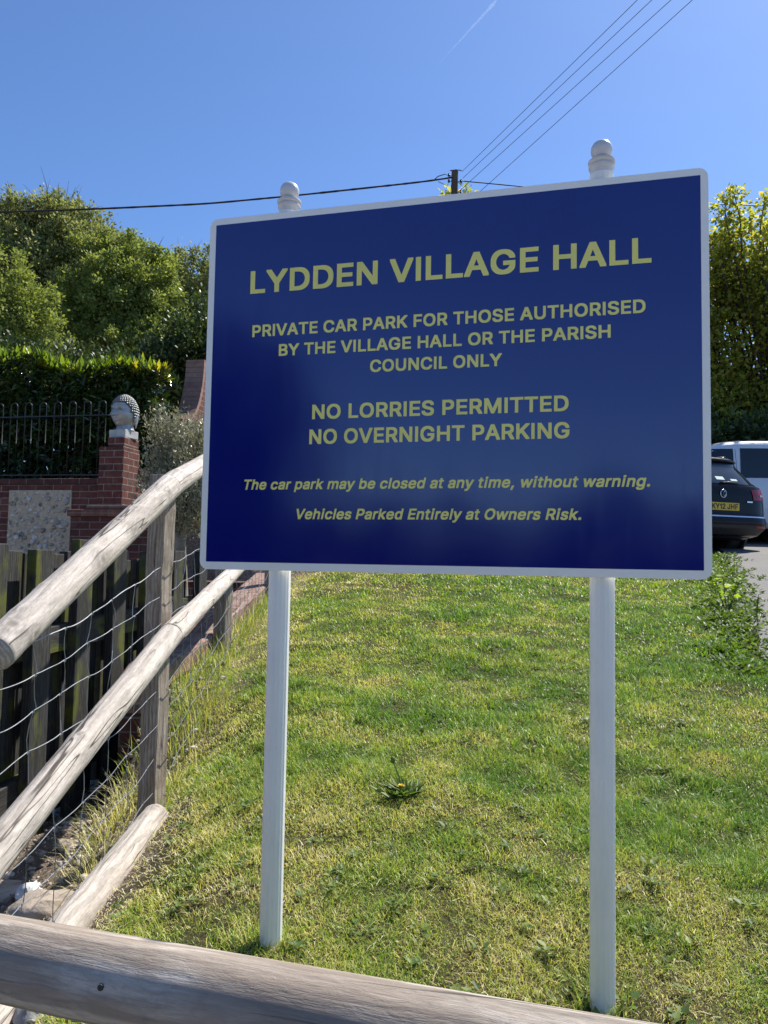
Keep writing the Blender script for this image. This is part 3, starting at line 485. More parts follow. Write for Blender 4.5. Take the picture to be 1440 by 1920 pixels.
GL = {",":[232,[[49,-119,46,-116,46,-77,76,112,79,113,184,113,186,112,186,70,135,-116,133,-119]]],".":[225,[[75,-2,59,11,49,23,47,29,46,41,46,83,49,101,63,118,73,125,79,127,91,129,133,129,147,127,153,124,165,114,174,104,178,95,179,41,175,23,159,5,153,0,145,-3,91,-4]]],"1":[305,[[172,0,145,0,143,3,143,363,142,365,139,363,88,335,46,335,43,336,43,438,126,519,160,551,250,551,255,549,255,3,253,0]]],"2":[410,[[40,0,25,0,22,3,22,87,235,316,252,339,264,360,272,378,276,393,268,414,261,426,253,436,226,451,202,458,184,453,172,447,157,438,148,429,139,414,133,400,129,384,126,363,25,362,24,366,24,417,27,438,31,456,42,480,61,505,79,523,103,539,130,550,151,555,172,557,214,558,238,557,259,555,277,550,295,544,308,537,325,525,350,501,367,477,373,462,378,444,381,423,381,366,378,342,371,318,361,297,346,273,298,215,190,99,388,98,389,96,389,3,388,0,385,0]]],"A":[500,[[30,0,9,0,6,3,6,42,190,546,192,550,303,551,308,549,390,327,494,45,495,3,492,0,387,0,384,2,333,142,168,142,165,139,117,2,114,0],[202,243,204,241,297,241,298,243,262,348,249,385]]],"B":[476,[[51,0,48,3,48,549,51,551,270,551,297,549,318,546,348,538,369,526,395,504,411,483,422,459,427,435,427,357,424,339,417,321,405,305,391,291,391,288,414,268,431,246,439,231,446,207,448,180,447,117,441,90,434,75,427,63,406,39,386,24,363,13,330,4,306,1,276,0],[155,102,156,99,234,99,261,101,294,108,315,119,329,132,337,147,341,159,336,174,328,189,315,204,288,221,261,229,237,231,156,231,155,228],[155,330,156,328,159,327,225,327,246,329,270,336,293,348,303,356,309,364,316,378,321,393,314,411,302,429,279,443,252,450,228,452,156,452,155,450]]],"C":[531,[[219,-4,195,1,165,12,144,23,119,41,96,63,82,80,64,107,52,131,42,161,35,194,32,215,30,254,31,314,34,353,42,389,52,419,72,457,94,485,119,509,154,533,183,546,225,556,255,557,309,557,336,555,363,549,390,539,414,526,438,508,459,487,479,461,491,437,499,416,504,392,504,350,501,348,399,349,389,377,376,401,357,422,333,437,306,449,279,454,255,450,234,442,210,429,195,418,177,398,162,374,148,341,141,314,137,284,137,263,144,224,152,197,163,176,177,152,189,138,201,128,225,113,243,105,264,99,279,96,300,101,321,108,345,121,360,131,371,143,379,155,390,176,399,202,501,202,504,200,504,158,499,134,493,116,477,87,453,56,423,31,405,19,390,11,354,-1,318,-6,255,-7]]],"D":[520,[[51,0,48,3,48,549,51,551,255,551,309,546,339,539,369,527,393,513,423,488,450,455,462,435,471,417,484,372,491,318,491,237,488,201,484,180,476,150,469,132,459,111,441,84,415,57,387,35,354,18,321,8,288,2,267,0],[155,102,156,99,219,99,246,102,273,109,295,117,321,132,339,147,353,165,367,192,376,216,384,252,386,279,382,312,372,348,356,381,339,404,324,418,306,429,285,439,264,446,222,451,159,452,155,450]]],"E":[430,[[51,0,48,3,48,549,51,551,399,551,402,549,402,453,399,452,156,452,155,450,155,330,156,328,162,328,385,327,385,231,384,229,155,228,155,102,156,99,402,99,405,96,405,3,402,0]]],"F":[420,[[51,0,48,3,48,549,51,551,396,551,399,549,399,453,396,452,279,452,156,452,155,450,155,321,375,320,375,222,156,221,155,219,155,3,153,0,150,0]]],"G":[549,[[221,-4,181,5,152,17,129,32,104,53,83,77,64,104,51,131,41,161,33,197,30,236,30,314,33,353,41,389,51,419,64,446,82,473,104,498,131,520,163,539,191,549,209,553,236,557,296,558,332,555,362,548,395,536,422,519,448,497,472,470,488,443,501,410,505,392,505,353,505,350,500,349,398,349,383,381,367,407,347,426,324,440,299,450,275,454,245,447,222,437,203,425,189,413,176,399,166,383,155,362,146,339,140,314,136,284,136,266,140,236,152,197,172,158,182,145,196,131,224,113,245,104,278,96,296,99,326,109,353,125,374,146,389,173,397,194,398,197,395,199,272,200,272,293,272,297,275,298,506,298,509,296,509,293,509,200,507,170,505,152,498,128,488,103,476,83,460,62,446,48,425,31,404,17,385,8,344,-3,299,-7,242,-6]]],"H":[534,[[51,0,48,3,48,549,51,551,150,551,154,549,155,333,159,331,378,331,380,333,380,549,384,551,483,551,487,549,487,540,486,1,483,0,384,0,381,1,380,231,156,232,155,228,155,3,153,0,150,0]]],"I":[202,[[51,0,48,3,48,549,51,551,150,551,155,549,155,546,155,3,153,0]]],"J":[404,[[136,-4,106,3,88,12,75,20,49,44,32,68,22,95,17,125,16,212,19,215,121,215,123,212,123,176,126,155,135,131,148,113,169,100,190,94,211,102,229,113,237,122,246,140,251,155,254,176,255,419,255,548,256,550,358,551,361,548,361,146,360,125,355,95,345,68,331,47,306,23,283,8,256,-1,226,-6,166,-7]]],"K":[485,[[51,0,48,3,48,549,51,551,150,551,154,549,155,342,156,338,354,551,474,551,477,549,477,510,475,507,405,432,291,309,289,306,476,45,477,42,477,3,474,0,363,0,360,2,204,221,163,177,155,165,155,3,153,0]]],"L":[409,[[56,0,53,0,50,3,50,549,53,551,152,551,156,549,157,318,157,102,158,99,392,98,393,96,393,3,392,1,389,0]]],"M":[645,[[57,0,51,0,48,3,48,549,51,551,177,551,182,549,308,228,324,182,341,231,465,550,594,551,598,549,598,315,597,1,594,0,495,0,492,3,492,307,374,6,369,0,276,0,273,3,153,305,152,300,152,3,150,0]]],"N":[540,[[66,0,51,0,48,3,48,549,51,551,165,550,384,207,387,213,387,549,390,551,480,551,492,550,493,546,493,3,492,1,378,0,375,1,156,346,155,342,155,3,153,0]]],"O":[555,[[219,-4,195,1,168,10,149,20,132,31,108,51,93,67,74,92,59,116,42,161,37,182,32,215,30,254,31,314,32,335,38,371,53,419,61,437,74,458,92,482,106,497,131,518,147,529,180,545,198,550,225,556,255,557,300,557,333,555,375,545,402,533,423,520,447,500,462,484,482,458,496,434,513,389,523,335,525,296,525,236,523,215,518,179,503,131,495,113,482,92,464,68,450,53,425,32,408,21,375,6,348,-2,330,-5,300,-7,255,-7],[266,98,279,96,288,98,321,108,351,125,371,143,388,167,403,197,414,234,419,266,417,299,411,329,399,362,383,392,366,413,345,429,319,443,291,452,276,454,255,450,236,443,204,425,184,407,167,383,152,353,141,316,137,284,138,251,144,221,156,188,173,158,190,137,210,121,237,107]]],"P":[464,[[51,0,48,3,48,549,51,551,264,551,294,549,321,545,351,535,369,525,391,507,410,486,421,468,432,441,438,411,439,348,436,315,428,285,420,267,413,255,396,234,375,216,354,203,330,194,306,189,279,186,156,186,155,183,155,3,153,0],[155,285,222,284,249,286,279,295,303,310,312,320,321,336,328,354,331,369,322,399,314,414,306,424,296,432,279,441,255,449,228,452,156,452,155,450]]],"R":[469,[[51,0,48,3,48,549,51,551,264,551,294,549,318,546,342,540,362,531,376,522,402,499,419,477,429,456,436,429,439,396,438,330,432,300,423,277,411,258,396,242,363,216,456,45,456,0,342,1,338,6,236,195,234,198,231,198,159,198,156,197,155,195,155,3,153,0],[155,300,156,297,222,297,249,299,279,306,306,321,315,330,323,345,331,372,324,399,315,417,307,426,282,441,255,449,228,452,156,452,155,450]]],"S":[463,[[170,-6,137,1,104,15,80,31,56,56,41,78,31,105,26,135,26,177,29,179,131,179,134,177,138,159,144,144,152,130,161,120,173,112,194,102,212,96,233,92,251,95,269,101,302,117,312,126,319,135,328,153,330,162,317,183,307,192,290,201,254,216,158,243,131,253,98,271,74,291,65,300,52,318,45,336,42,348,40,372,40,414,43,444,53,474,68,495,93,519,113,534,125,540,158,551,191,556,281,556,317,550,353,536,378,519,402,495,417,474,427,447,431,420,431,381,429,378,326,379,318,405,308,422,299,432,281,443,266,450,236,457,224,456,203,450,174,435,159,420,151,405,148,396,156,381,161,374,173,364,188,355,227,340,306,318,347,303,377,287,404,265,417,249,427,234,436,207,438,189,438,138,435,108,425,78,406,51,377,25,350,9,320,-1,281,-8,209,-9]]],"T":[457,[[190,0,178,1,177,3,177,450,175,452,19,452,16,453,16,549,19,551,268,551,442,550,442,453,439,452,286,452,283,450,283,3,280,0]]],"U":[534,[[207,-5,177,1,153,10,136,19,114,34,93,54,76,76,63,100,54,124,50,148,48,175,49,550,154,550,155,211,161,178,175,148,186,133,199,121,225,106,243,99,270,95,294,100,315,108,339,123,355,139,371,169,379,196,381,220,382,550,483,551,486,550,487,547,487,172,484,136,477,112,465,85,441,53,411,27,381,9,345,-2,318,-7,246,-8]]],"V":[498,[[203,0,194,0,191,4,7,504,6,549,8,551,110,551,115,549,251,166,263,201,383,549,386,551,491,551,493,549,493,507,310,3,305,0]]],"Y":[487,[[192,0,190,3,190,207,5,507,4,549,9,551,117,551,120,549,243,348,246,350,264,381,369,550,480,551,483,549,483,507,297,208,297,3,294,0]]],"a":[396,[[121,-6,94,2,70,15,49,34,33,57,25,81,22,108,23,165,26,180,31,195,42,210,57,225,73,237,91,245,112,251,142,258,241,271,259,278,263,282,263,285,253,306,247,313,226,324,208,329,184,323,160,309,147,297,133,275,91,274,37,290,34,291,34,294,34,333,41,351,55,371,73,389,94,404,112,413,133,420,154,424,178,426,232,426,256,424,280,420,298,413,313,406,330,393,345,378,357,360,364,342,368,324,371,291,370,3,367,0,271,0,269,3,268,10,241,-2,214,-7,151,-9],[176,90,187,89,214,98,237,111,250,126,262,150,267,174,265,176,226,170,193,165,169,159,145,147,136,138,130,126,139,109,157,97]]],"b":[445,[[189,-6,168,1,144,14,143,4,141,0,45,0,42,4,42,547,45,551,144,550,145,421,145,409,147,406,162,415,177,421,195,425,216,426,261,426,285,425,306,420,333,409,350,397,367,382,378,370,393,349,401,334,410,310,416,286,420,262,421,175,416,133,410,109,401,85,393,70,378,48,360,29,339,13,324,5,306,-2,285,-6,261,-8,210,-8],[230,91,249,96,267,105,278,115,288,126,299,145,307,166,313,187,316,211,313,235,307,256,298,277,287,295,276,307,267,314,249,323,231,328,213,323,195,314,183,305,173,295,162,277,153,256,148,238,145,211,147,190,153,166,160,148,174,124,183,114,195,105,213,96]]],"c":[418,[[165,-6,147,-2,126,6,111,14,90,30,71,49,55,70,46,85,36,109,30,133,25,160,24,244,27,271,32,295,46,334,64,361,89,388,114,406,138,417,171,425,198,426,255,426,291,419,324,406,339,395,355,382,369,366,381,349,388,334,393,319,393,280,392,277,336,262,297,262,294,262,292,265,281,289,270,303,258,313,237,323,219,328,213,327,195,321,175,310,160,295,147,274,140,256,133,232,130,211,130,202,135,175,144,151,157,127,174,109,198,96,219,90,243,98,267,112,279,126,294,157,297,159,336,159,390,146,394,142,394,103,385,76,371,55,351,33,327,15,303,3,279,-4,252,-8,195,-8]]],"d":[446,[[156,-6,141,-2,120,6,105,14,87,28,60,58,49,76,41,94,29,133,24,175,25,247,27,274,33,301,39,322,48,341,68,370,96,398,114,410,129,416,150,423,174,426,237,426,258,424,273,420,300,405,301,517,301,547,303,551,399,551,403,550,404,547,403,1,306,0,303,2,302,13,300,14,278,1,252,-6,234,-8,186,-8],[203,94,216,91,234,96,255,108,267,118,277,133,289,157,296,181,300,202,300,220,295,247,286,271,277,289,268,301,258,309,240,320,228,325,216,328,198,323,177,313,163,301,153,287,141,262,133,238,130,217,130,202,135,175,144,151,155,130,164,118,174,109,189,100]]],"e":[427,[[168,-6,141,1,117,11,100,22,81,38,63,58,49,79,37,106,30,130,26,157,24,187,25,244,29,283,37,310,48,337,61,358,78,378,99,396,118,409,144,419,168,425,195,426,252,426,276,422,303,414,321,405,344,388,363,368,379,346,389,325,395,304,401,274,403,247,402,170,135,169,140,154,150,134,165,115,192,99,204,94,222,90,246,96,270,109,282,121,297,147,339,147,393,134,396,130,396,91,389,70,379,55,366,40,348,24,330,12,300,-1,270,-7,201,-8],[139,265,141,263,288,263,289,265,282,280,273,295,266,304,255,313,234,324,216,328,204,326,186,318,165,304,152,289]]],"g":[446,[[156,-148,130,-142,102,-130,81,-116,63,-100,51,-85,41,-70,42,-28,90,1,132,1,156,-28,177,-42,204,-52,216,-54,228,-52,255,-43,270,-35,280,-28,294,-4,301,23,300,24,273,11,246,6,183,5,153,8,132,13,108,24,87,39,63,63,47,86,36,113,28,146,24,176,24,245,27,275,36,311,45,335,62,362,77,380,90,392,117,411,132,417,150,423,183,426,246,426,273,420,300,406,303,407,303,419,306,421,402,421,404,419,404,-10,402,-43,392,-73,378,-94,360,-112,336,-130,312,-140,282,-147,252,-150,186,-150],[208,104,219,103,240,110,258,120,272,131,283,149,293,170,298,188,301,212,299,230,293,254,286,272,276,291,267,302,256,311,240,320,223,326,213,327,195,322,176,311,162,299,152,284,140,260,133,239,129,215,131,197,137,173,144,157,155,137,165,126,174,119,192,110]]],"h":[425,[[48,0,45,0,42,3,42,549,45,551,141,551,145,549,145,411,147,408,168,418,195,425,216,426,267,426,288,424,312,417,327,410,345,396,359,381,370,366,381,339,387,306,388,252,388,3,387,0,288,0,285,3,285,234,282,264,275,285,261,307,240,321,219,327,193,318,180,310,171,303,157,282,148,258,145,228,144,1]]],"i":[210,[[57,0,54,3,54,420,57,421,153,421,156,420,157,417,157,3,153,0],[75,444,66,447,57,454,48,464,44,471,42,483,42,525,45,540,58,555,66,562,72,564,84,566,126,566,138,564,146,561,156,553,165,543,168,537,169,525,169,483,166,468,153,453,144,446,138,444,126,443]]],"k":[408,[[48,0,45,0,42,3,42,549,45,551,141,551,145,549,145,297,147,292,276,421,390,420,390,381,250,237,250,234,402,42,402,3,399,0,285,0,162,156,154,150,146,141,145,138,144,1]]],"l":[186,[[45,0,42,3,42,549,45,551,141,551,145,549,145,546,145,3,144,0]]],"m":[625,[[48,0,45,0,42,3,42,417,42,420,45,421,141,421,143,420,144,408,166,420,189,426,207,428,261,428,279,425,297,418,315,405,330,388,351,406,369,416,390,424,417,428,468,428,492,426,522,417,543,403,559,387,574,366,582,345,587,318,588,3,585,0,489,0,486,1,485,66,485,252,482,279,475,297,465,311,438,326,429,328,423,327,399,316,386,306,374,285,368,264,366,246,366,1,363,0,267,0,264,2,262,273,258,289,246,309,238,315,225,323,210,328,189,320,177,313,168,306,155,285,147,264,145,237,144,1]]],"n":[425,[[48,0,45,0,42,3,42,417,42,420,45,421,141,421,142,420,144,406,168,418,195,425,216,426,276,426,297,422,318,415,329,408,345,396,359,381,371,363,379,345,386,318,388,282,388,123,388,3,387,0,288,0,285,3,285,237,281,267,276,282,268,297,262,306,255,312,237,322,222,327,204,323,180,310,168,299,154,276,147,252,145,225,145,3,144,1,141,0]]],"o":[437,[[165,-6,147,-2,126,6,111,14,93,28,79,40,63,58,49,79,41,97,30,133,24,175,24,244,27,271,33,298,46,334,64,361,90,388,119,409,147,420,174,425,240,426,271,424,288,420,312,412,324,405,345,390,358,379,375,359,388,340,396,322,407,286,413,244,413,172,410,145,405,121,391,85,374,58,348,31,318,9,288,-2,264,-7,198,-8],[215,91,225,91,246,99,263,109,276,122,289,142,297,160,304,184,308,208,305,232,300,250,291,272,279,292,269,304,258,312,240,322,222,327,207,325,190,319,174,309,160,295,147,274,140,256,133,232,129,208,133,184,138,166,147,145,157,127,168,114,179,106,198,96]]],"p":[445,[[48,-143,45,-143,42,-140,42,418,45,421,141,421,143,418,144,405,168,418,192,425,219,426,282,425,306,420,330,411,350,397,370,379,393,350,405,325,413,298,420,259,421,187,418,145,409,106,393,70,376,46,351,22,327,6,297,-4,261,-8,201,-7,174,-2,147,13,145,10,144,-142],[227,91,243,94,264,104,276,112,287,124,299,145,308,166,312,184,316,208,314,229,308,253,301,271,289,292,279,304,270,312,252,321,237,327,228,328,207,321,189,310,176,298,163,277,156,262,149,238,145,211,147,190,153,166,160,148,174,124,183,114,192,106,213,96]]],"r":[280,[[48,0,45,0,42,3,42,420,45,421,141,421,142,420,144,410,162,420,186,426,258,427,273,426,274,423,274,324,273,323,231,323,219,324,192,315,175,306,165,296,154,279,148,261,145,237,144,1]]],"s":[374,[[130,-6,103,1,81,10,58,27,40,46,28,64,19,91,19,133,20,136,76,148,118,148,127,127,139,109,163,95,187,89,208,94,229,104,238,112,246,124,238,137,220,147,202,153,106,178,82,189,57,208,40,230,31,256,30,316,32,340,40,361,58,383,81,403,100,413,124,421,151,426,229,426,256,422,280,414,301,402,319,385,337,361,347,337,348,292,346,289,295,278,253,278,238,304,229,314,211,325,193,331,175,326,154,316,145,308,139,298,147,286,169,274,190,267,268,248,289,241,313,228,331,212,346,193,355,167,356,151,356,106,353,82,346,61,327,37,304,17,277,3,250,-4,220,-8,157,-8]]],"t":[273,[[142,-1,118,6,99,20,81,41,73,59,71,71,69,92,69,326,67,327,13,327,10,329,10,419,13,421,68,422,69,509,70,513,169,513,172,509,172,479,172,421,247,421,250,419,250,329,247,327,175,327,172,326,172,140,173,125,176,113,181,104,187,99,196,94,244,95,247,94,259,44,259,5,258,2,253,0,226,-4,172,-4]]],"u":[425,[[136,-2,121,2,103,9,88,19,74,31,54,58,46,76,41,94,38,115,37,139,37,418,39,421,139,421,140,175,146,145,160,119,175,106,190,99,205,94,223,99,244,110,253,118,262,130,275,157,280,187,280,418,282,421,379,421,382,421,383,418,382,1,286,0,283,2,282,13,280,15,256,3,229,-4,166,-5]]],"w":[574,[[129,0,123,0,120,3,7,375,6,420,9,421,108,421,112,420,174,199,235,420,240,421,339,421,343,417,402,199,411,237,463,420,468,421,567,421,569,420,568,375,456,3,453,0,354,0,351,3,288,225,225,3,222,0]]],"y":[406,[[50,-143,38,-140,36,-136,36,-94,49,-46,53,-44,98,-45,114,-37,122,-28,131,-13,142,20,6,377,6,419,8,421,11,421,113,421,203,174,216,209,293,420,296,421,395,421,398,421,401,419,401,377,228,-73,213,-97,198,-115,179,-130,164,-138,146,-143,128,-145,74,-145]]]," ":[200,[]]}
def letters(name, text, u0, u1, v, cap, m, parent, shear=0.0, fn=sp_, w=.0011):
    cu = bpy.data.curves.new(name, 'CURVE'); cu.dimensions = '2D'; cu.fill_mode = 'FRONT'; x = 0.0; L = []
    for ch in text:
        adv, lps = GL[ch]
        for lp in lps: L.append([(x+lp[i], lp[i+1]) for i in range(0, len(lp), 2)])
        x += adv
    xs = [p[0]+p[1]*shear for l in L for p in l]; lo, hi = min(xs), max(xs); sx = (u1-u0)/(hi-lo); sy = cap/551.0
    for l in L:
        s = cu.splines.new('POLY'); s.points.add(len(l)-1); s.use_cyclic_u = True
        for q, (a, c_) in zip(s.points, l): q.co = (u0+(a+c_*shear-lo)*sx, v+c_*sy, 0, 1)
    tmp = bpy.data.objects.new(name, cu); COL.objects.link(tmp)
    dg = bpy.context.evaluated_depsgraph_get(); dg.update()
    me = bpy.data.meshes.new_from_object(tmp.evaluated_get(dg)); bpy.data.objects.remove(tmp); bpy.data.curves.remove(cu)
    for q in me.vertices: q.co = fn(q.co.x, q.co.y, w)
    me.materials.clear(); me.materials.append(m); me.name = name
    bm = bmesh.new(); bm.from_mesh(me); bmesh.ops.remove_doubles(bm, verts=bm.verts, dist=1e-6)
    bmesh.ops.recalc_face_normals(bm, faces=bm.faces); bm.to_mesh(me); bm.free()
    o = bpy.data.objects.new(name, me); COL.objects.link(o); o.parent = parent; return o
for text, u0, u1, v, cap, sh in (
        ('LYDDEN VILLAGE HALL', .118, 1.081, .697, .0585, 0), ('PRIVATE CAR PARK FOR THOSE AUTHORISED', .127, 1.068, .585, .0305, 0),
        ('BY THE VILLAGE HALL OR THE PARISH', .200, .994, .533, .0300, 0), ('COUNCIL ONLY', .4375, .753, .481, .0300, 0),
        ('NO LORRIES PERMITTED', .292, .903, .371, .0360, 0), ('NO OVERNIGHT PARKING', .286, .905, .3095, .0365, 0),
        ('The car park may be closed at any time, without warning.', .1165, 1.076, .199, .0255, .2),
        ('Vehicles Parked Entirely at Owners Risk.', .2575, .931, .126, .0255, .2)):
    letters('lettering', text, u0, u1, v, cap, M['letter'], sign, sh*557/557.0)
for u, top in ((.2040, .912), (.9757, .925)):
    def pf(a, b_, z, u=u): return Vector((u-.6+a, b_, z))
    zb = -.35; zt = S0.z+top-base.z
    po = MB().prism([((.0272-(.0011 if k % 8 in (0, 4) else 0))*math.cos(2*math.pi*k/64), (.0272-(.0011 if k % 8 in (0, 4) else 0))*math.sin(2*math.pi*k/64)) for k in range(64)], pf, zb, zt).build('post', M['white'], sign, smooth=True, angle=40)
    prof = [(.0245, 0), (.0245, .006), (.0262, .010), (.0262, .014), (.0272, .016), (.0292, .019), (.0296, .023), (.0280, .026), (.0262, .0275), (.0300, .030), (.0312, .0335), (.0300, .037), (.0235, .0395), (.0180, .0415)]
    for k in range(1, 18):
        a = math.pi*(.18+.82*k/17); prof.append((.0248*math.sin(a), .0625-.0248*math.cos(a)))
    prof[-1] = (.0006, prof[-1][1])
    MB().lathe([(r_, z) for r_, z in prof], (u-.6, 0, zt-.004), 32).build('finial', M['ball'], po, smooth=True, angle=50)
    for v in (.16, .74):                          # the channel clips that hold the panel to the post
        MB().box((u-.6, -.0297, S0.z+v-base.z), (.10, .004, .03)).build('clip', M['wire'], po)
mb = MB()
mb.box((0, -.0275, S0.z+.16-base.z), (1.1, .005, .024)); mb.box((0, -.0275, S0.z+.74-base.z), (1.1, .005, .024))

# ---------------------------------------------------------------- logs
def log(name, pts, r0, r1, m, parent, seed, n=28, knots=0, cracks=2, spots=(), step=.012, loc0=Vector((0, 0, 0)), flat=0.0):
    g = np.random.default_rng(seed); pts = [Vector(p)-loc0 for p in pts]
    ln = [0.0]
    for a, b_ in zip(pts[:-1], pts[1:]): ln.append(ln[-1]+(b_-a).length)
    L = ln[-1]; m_ = max(8, int(L/step)); ss = np.linspace(0, L, m_+1)
    cen = np.stack([np.interp(ss, ln, [p[k] for p in pts]) for k in range(3)], 1)
    for _ in range(6): cen[1:-1] = (cen[:-2]+cen[1:-1]*2+cen[2:])/4
    d, a, b_ = frame(pts[-1]-pts[0]); a = np.array(a); b_ = np.array(b_)
    th = np.arange(n)*2*np.pi/n; S2, T2 = np.meshgrid(ss, th, indexing='ij')
    rad = r0+(r1-r0)*S2/L
    rad = rad*(1+.035*(vnoise(S2, T2*0, .5, seed)-.5)+.05*(vnoise(S2*1.0, np.cos(T2)*.8+3, .35, seed+1)-.5)+.03*(vnoise(S2, np.sin(T2)*.9+9, .22, seed+2)-.5))
    kn = np.zeros_like(rad); ck = np.zeros_like(rad)
    ks = list(spots)+[(g.uniform(0, L), g.uniform(0, 2*np.pi), g.uniform(.011, .021)) for _ in range(knots)]
    for s0, t0, kr in ks:
        dt = (T2-t0+np.pi) % (2*np.pi)-np.pi; q = np.hypot(S2-s0, dt*rad)/kr
        rad = rad+.0035*np.exp(-(q/1.7)**2)-.004*np.exp(-(q/.5)**2)
        kn = np.maximum(kn, np.exp(-(q/.7)**4)*.9+.6*np.exp(-((q-1.35)/.25)**2)+.3*np.exp(-((q-2.0)/.22)**2))
    for _ in range(cracks):
        t0 = g.uniform(0, 2*np.pi); s0 = g.uniform(-.3, .6)*L; s1 = s0+g.uniform(.35, .9)*L
        tc = t0+0*ss
        k = np.round(tc/(2*np.pi/n)).astype(int) % n
        for i in range(m_+1):
            if s0 < ss[i] < s1: rad[i, k[i]] -= .0022; ck[i, k[i]] = .6
    P = cen[:, None, :]+rad[..., None]*(np.cos(T2)[..., None]*a+np.sin(T2)[..., None]*b_*(1-flat))
    loc = np.stack([S2+seed*3.7, rad*np.cos(T2), rad*np.sin(T2)], -1)
    Vv = P.reshape(-1, 3); i_, k_ = np.meshgrid(np.arange(m_), np.arange(n), indexing='ij'); i_ = i_.ravel(); k_ = k_.ravel(); k1 = (k_+1) % n
    F = np.stack([i_*n+k_, i_*n+k1, (i_+1)*n+k1, (i_+1)*n+k_], 1)
    nv = len(Vv)
    # cut ends: a smaller ring and a centre point
    e = []
    for row, sgn in ((0, -1), (m_, 1)):
        c0 = cen[row]; ring = c0+(P[row]-c0)*.93+np.array(d)*sgn*.004
        e.append(ring)
    Vv = np.concatenate([Vv]+e); loc = np.concatenate([loc.reshape(-1, 3)]+[np.stack([np.full(n, q_), (rad[row]*np.cos(th)), rad[row]*np.sin(th)], 1) for row, q_ in ((0, 0.), (m_, L))])
    kk = np.arange(n); kk1 = (kk+1) % n
    F = np.concatenate([F, np.stack([kk1, kk, nv+kk, nv+kk1], 1), np.stack([m_*n+kk, m_*n+kk1, nv+n+kk1, nv+n+kk], 1)])
    F2 = np.array([list(reversed(range(nv, nv+n))), list(range(nv+n, nv+2*n))])
    pad = np.zeros(2*n)
    o = bulk(name, Vv, [F, F2], 0, m, parent, attrs={'knot': np.concatenate([kn.ravel(), pad]), 'crack': np.concatenate([ck.ravel(), pad])}, smooth=True)
    at_ = o.data.attributes.new('loc', 'FLOAT_VECTOR', 'POINT'); at_.data.foreach_set('vector', np.ascontiguousarray(loc, np.float32).ravel())
    o.data.set_sharp_from_angle(angle=R(55)); return o

# front rail: the nearest fence, just in front of the board
fd = Vector((2.49, -1, .158)); fc = at(0, 1794, .96)
fb = fc-fd*.17; fb.z = H(fb.x, fb.y)
front = thing('front_fence', 'single thick brown round rail across the bottom of the photo in front of the sign', 'fence', fb)
log('rail', [fc-fd*.21, fc, fc+fd*.2, fc+fd*.42], .0440, .0450, M['frontlog'], front, 11, n=160, knots=3, cracks=3, spots=((1.62, 4.15, .028), (1.05, 3.3, .012)), step=.006, loc0=fb)
for q, s in ((fc-fd*.19, 1), (fc+fd*.40, 2)):
    lp = Vector((q.x-.03, q.y+.10, 0)); log('post', [Vector((lp.x, lp.y, H(lp.x, lp.y)-.25)), Vector((lp.x, lp.y, q.z+.10))], .052, .05, M['post'], front, 20+s, n=20, knots=1, loc0=fb, step=.03)
nl = at(202, 1828, .87)
MB().tube([nl-fb+Vector((.0, -.022, -.002)), nl-fb+Vector((.0, .03, .0))], [.0035, .0025], 8).build('nail', M['carplastic'], front)

# left fence: round rails climbing the bank, square posts and stock wire
lf0 = Vector((-1.0, 3.17, H(-1.0, 3.17)))
lfence = thing('post_and_rail_fence', 'pale round-railed timber fence with stock wire climbing the bank on the left', 'fence', lf0)
A1, B1, C1 = at(-12, 1224, 1.92), at(322, 908, 3.16), at(380, 872, 4.03)
d1 = (C1-B1)/(C1.y-B1.y)
log('rail', [A1, B1+(A1-B1)*.03], .050, .051, M['log'], lfence, 31, n=120, knots=18, cracks=2, loc0=lf0)
log('rail', [B1+(A1-B1)*.035, B1+(C1-B1)*.05, B1+d1*1.0, B1+d1*3.2], .0505, .048, M['log'], lfence, 32, n=90, knots=8, cracks=2, loc0=lf0)
A2, B2, C2 = at(0, 1590, 1.97), at(322, 1188, 3.13), at(436, 1074, 4.85)
d2 = (C2-B2)/(C2.y-B2.y)
log('rail', [A2+(A2-B2)*.35, A2, B2], .049, .0475, M['log'], lfence, 33, n=120, knots=18, cracks=2, loc0=lf0)
log('rail', [B2-(d2*.02), B2+d2*1.0, B2+d2*3.2], .047, .047, M['log'], lfence, 34, n=72, knots=6, cracks=1, loc0=lf0)
def sqpost(x, y, top, w, rz, seed):
    z0 = H(x, y)-.3; n = 9; mb = MB(); c = Vector((x, y, 0))-lf0; k = 24
    g = np.random.default_rng(seed); vs = []; fs = []; lo = []
    for i in range(k+1):
        z = z0+(top-z0)*i/k; s = w/2*(1+.03*g.normal()); jx, jy = g.normal(0, .0012, 2)
        for (a, b_) in ((-1, -1), (0, -1.02), (1, -1), (1.02, 0), (1, 1), (0, 1), (-1, 1), (-1, 0)):
            ca, sa = math.cos(rz), math.sin(rz); p = (a*s+jx, b_*s+jy)
            vs.append((c.x+p[0]*ca-p[1]*sa, c.y+p[0]*sa+p[1]*ca, z-lf0.z)); lo.append((z+seed, p[0], p[1]))
    for i in range(k):
        for j in range(8): fs.append((i*8+j, i*8+(j+1) % 8, (i+1)*8+(j+1) % 8, (i+1)*8+j))
    fs.append(tuple(range(k*8, k*8+8)))
    mb.add(vs, fs, lo); return mb.build('post', M['post'], lfence, bevel=.002, seg=1)
pB = at(293, 1250, 3.24)
sqpost(pB.x, pB.y, 1.345, .080, R(-17), 41)
sqpost(-1.08, 5.25, 1.70, .09, R(-20), 42); sqpost(-1.06, 7.3, 1.95, .09, R(-24), 43); sqpost(-1.12, 1.80, .95, .09, R(-28), 44)
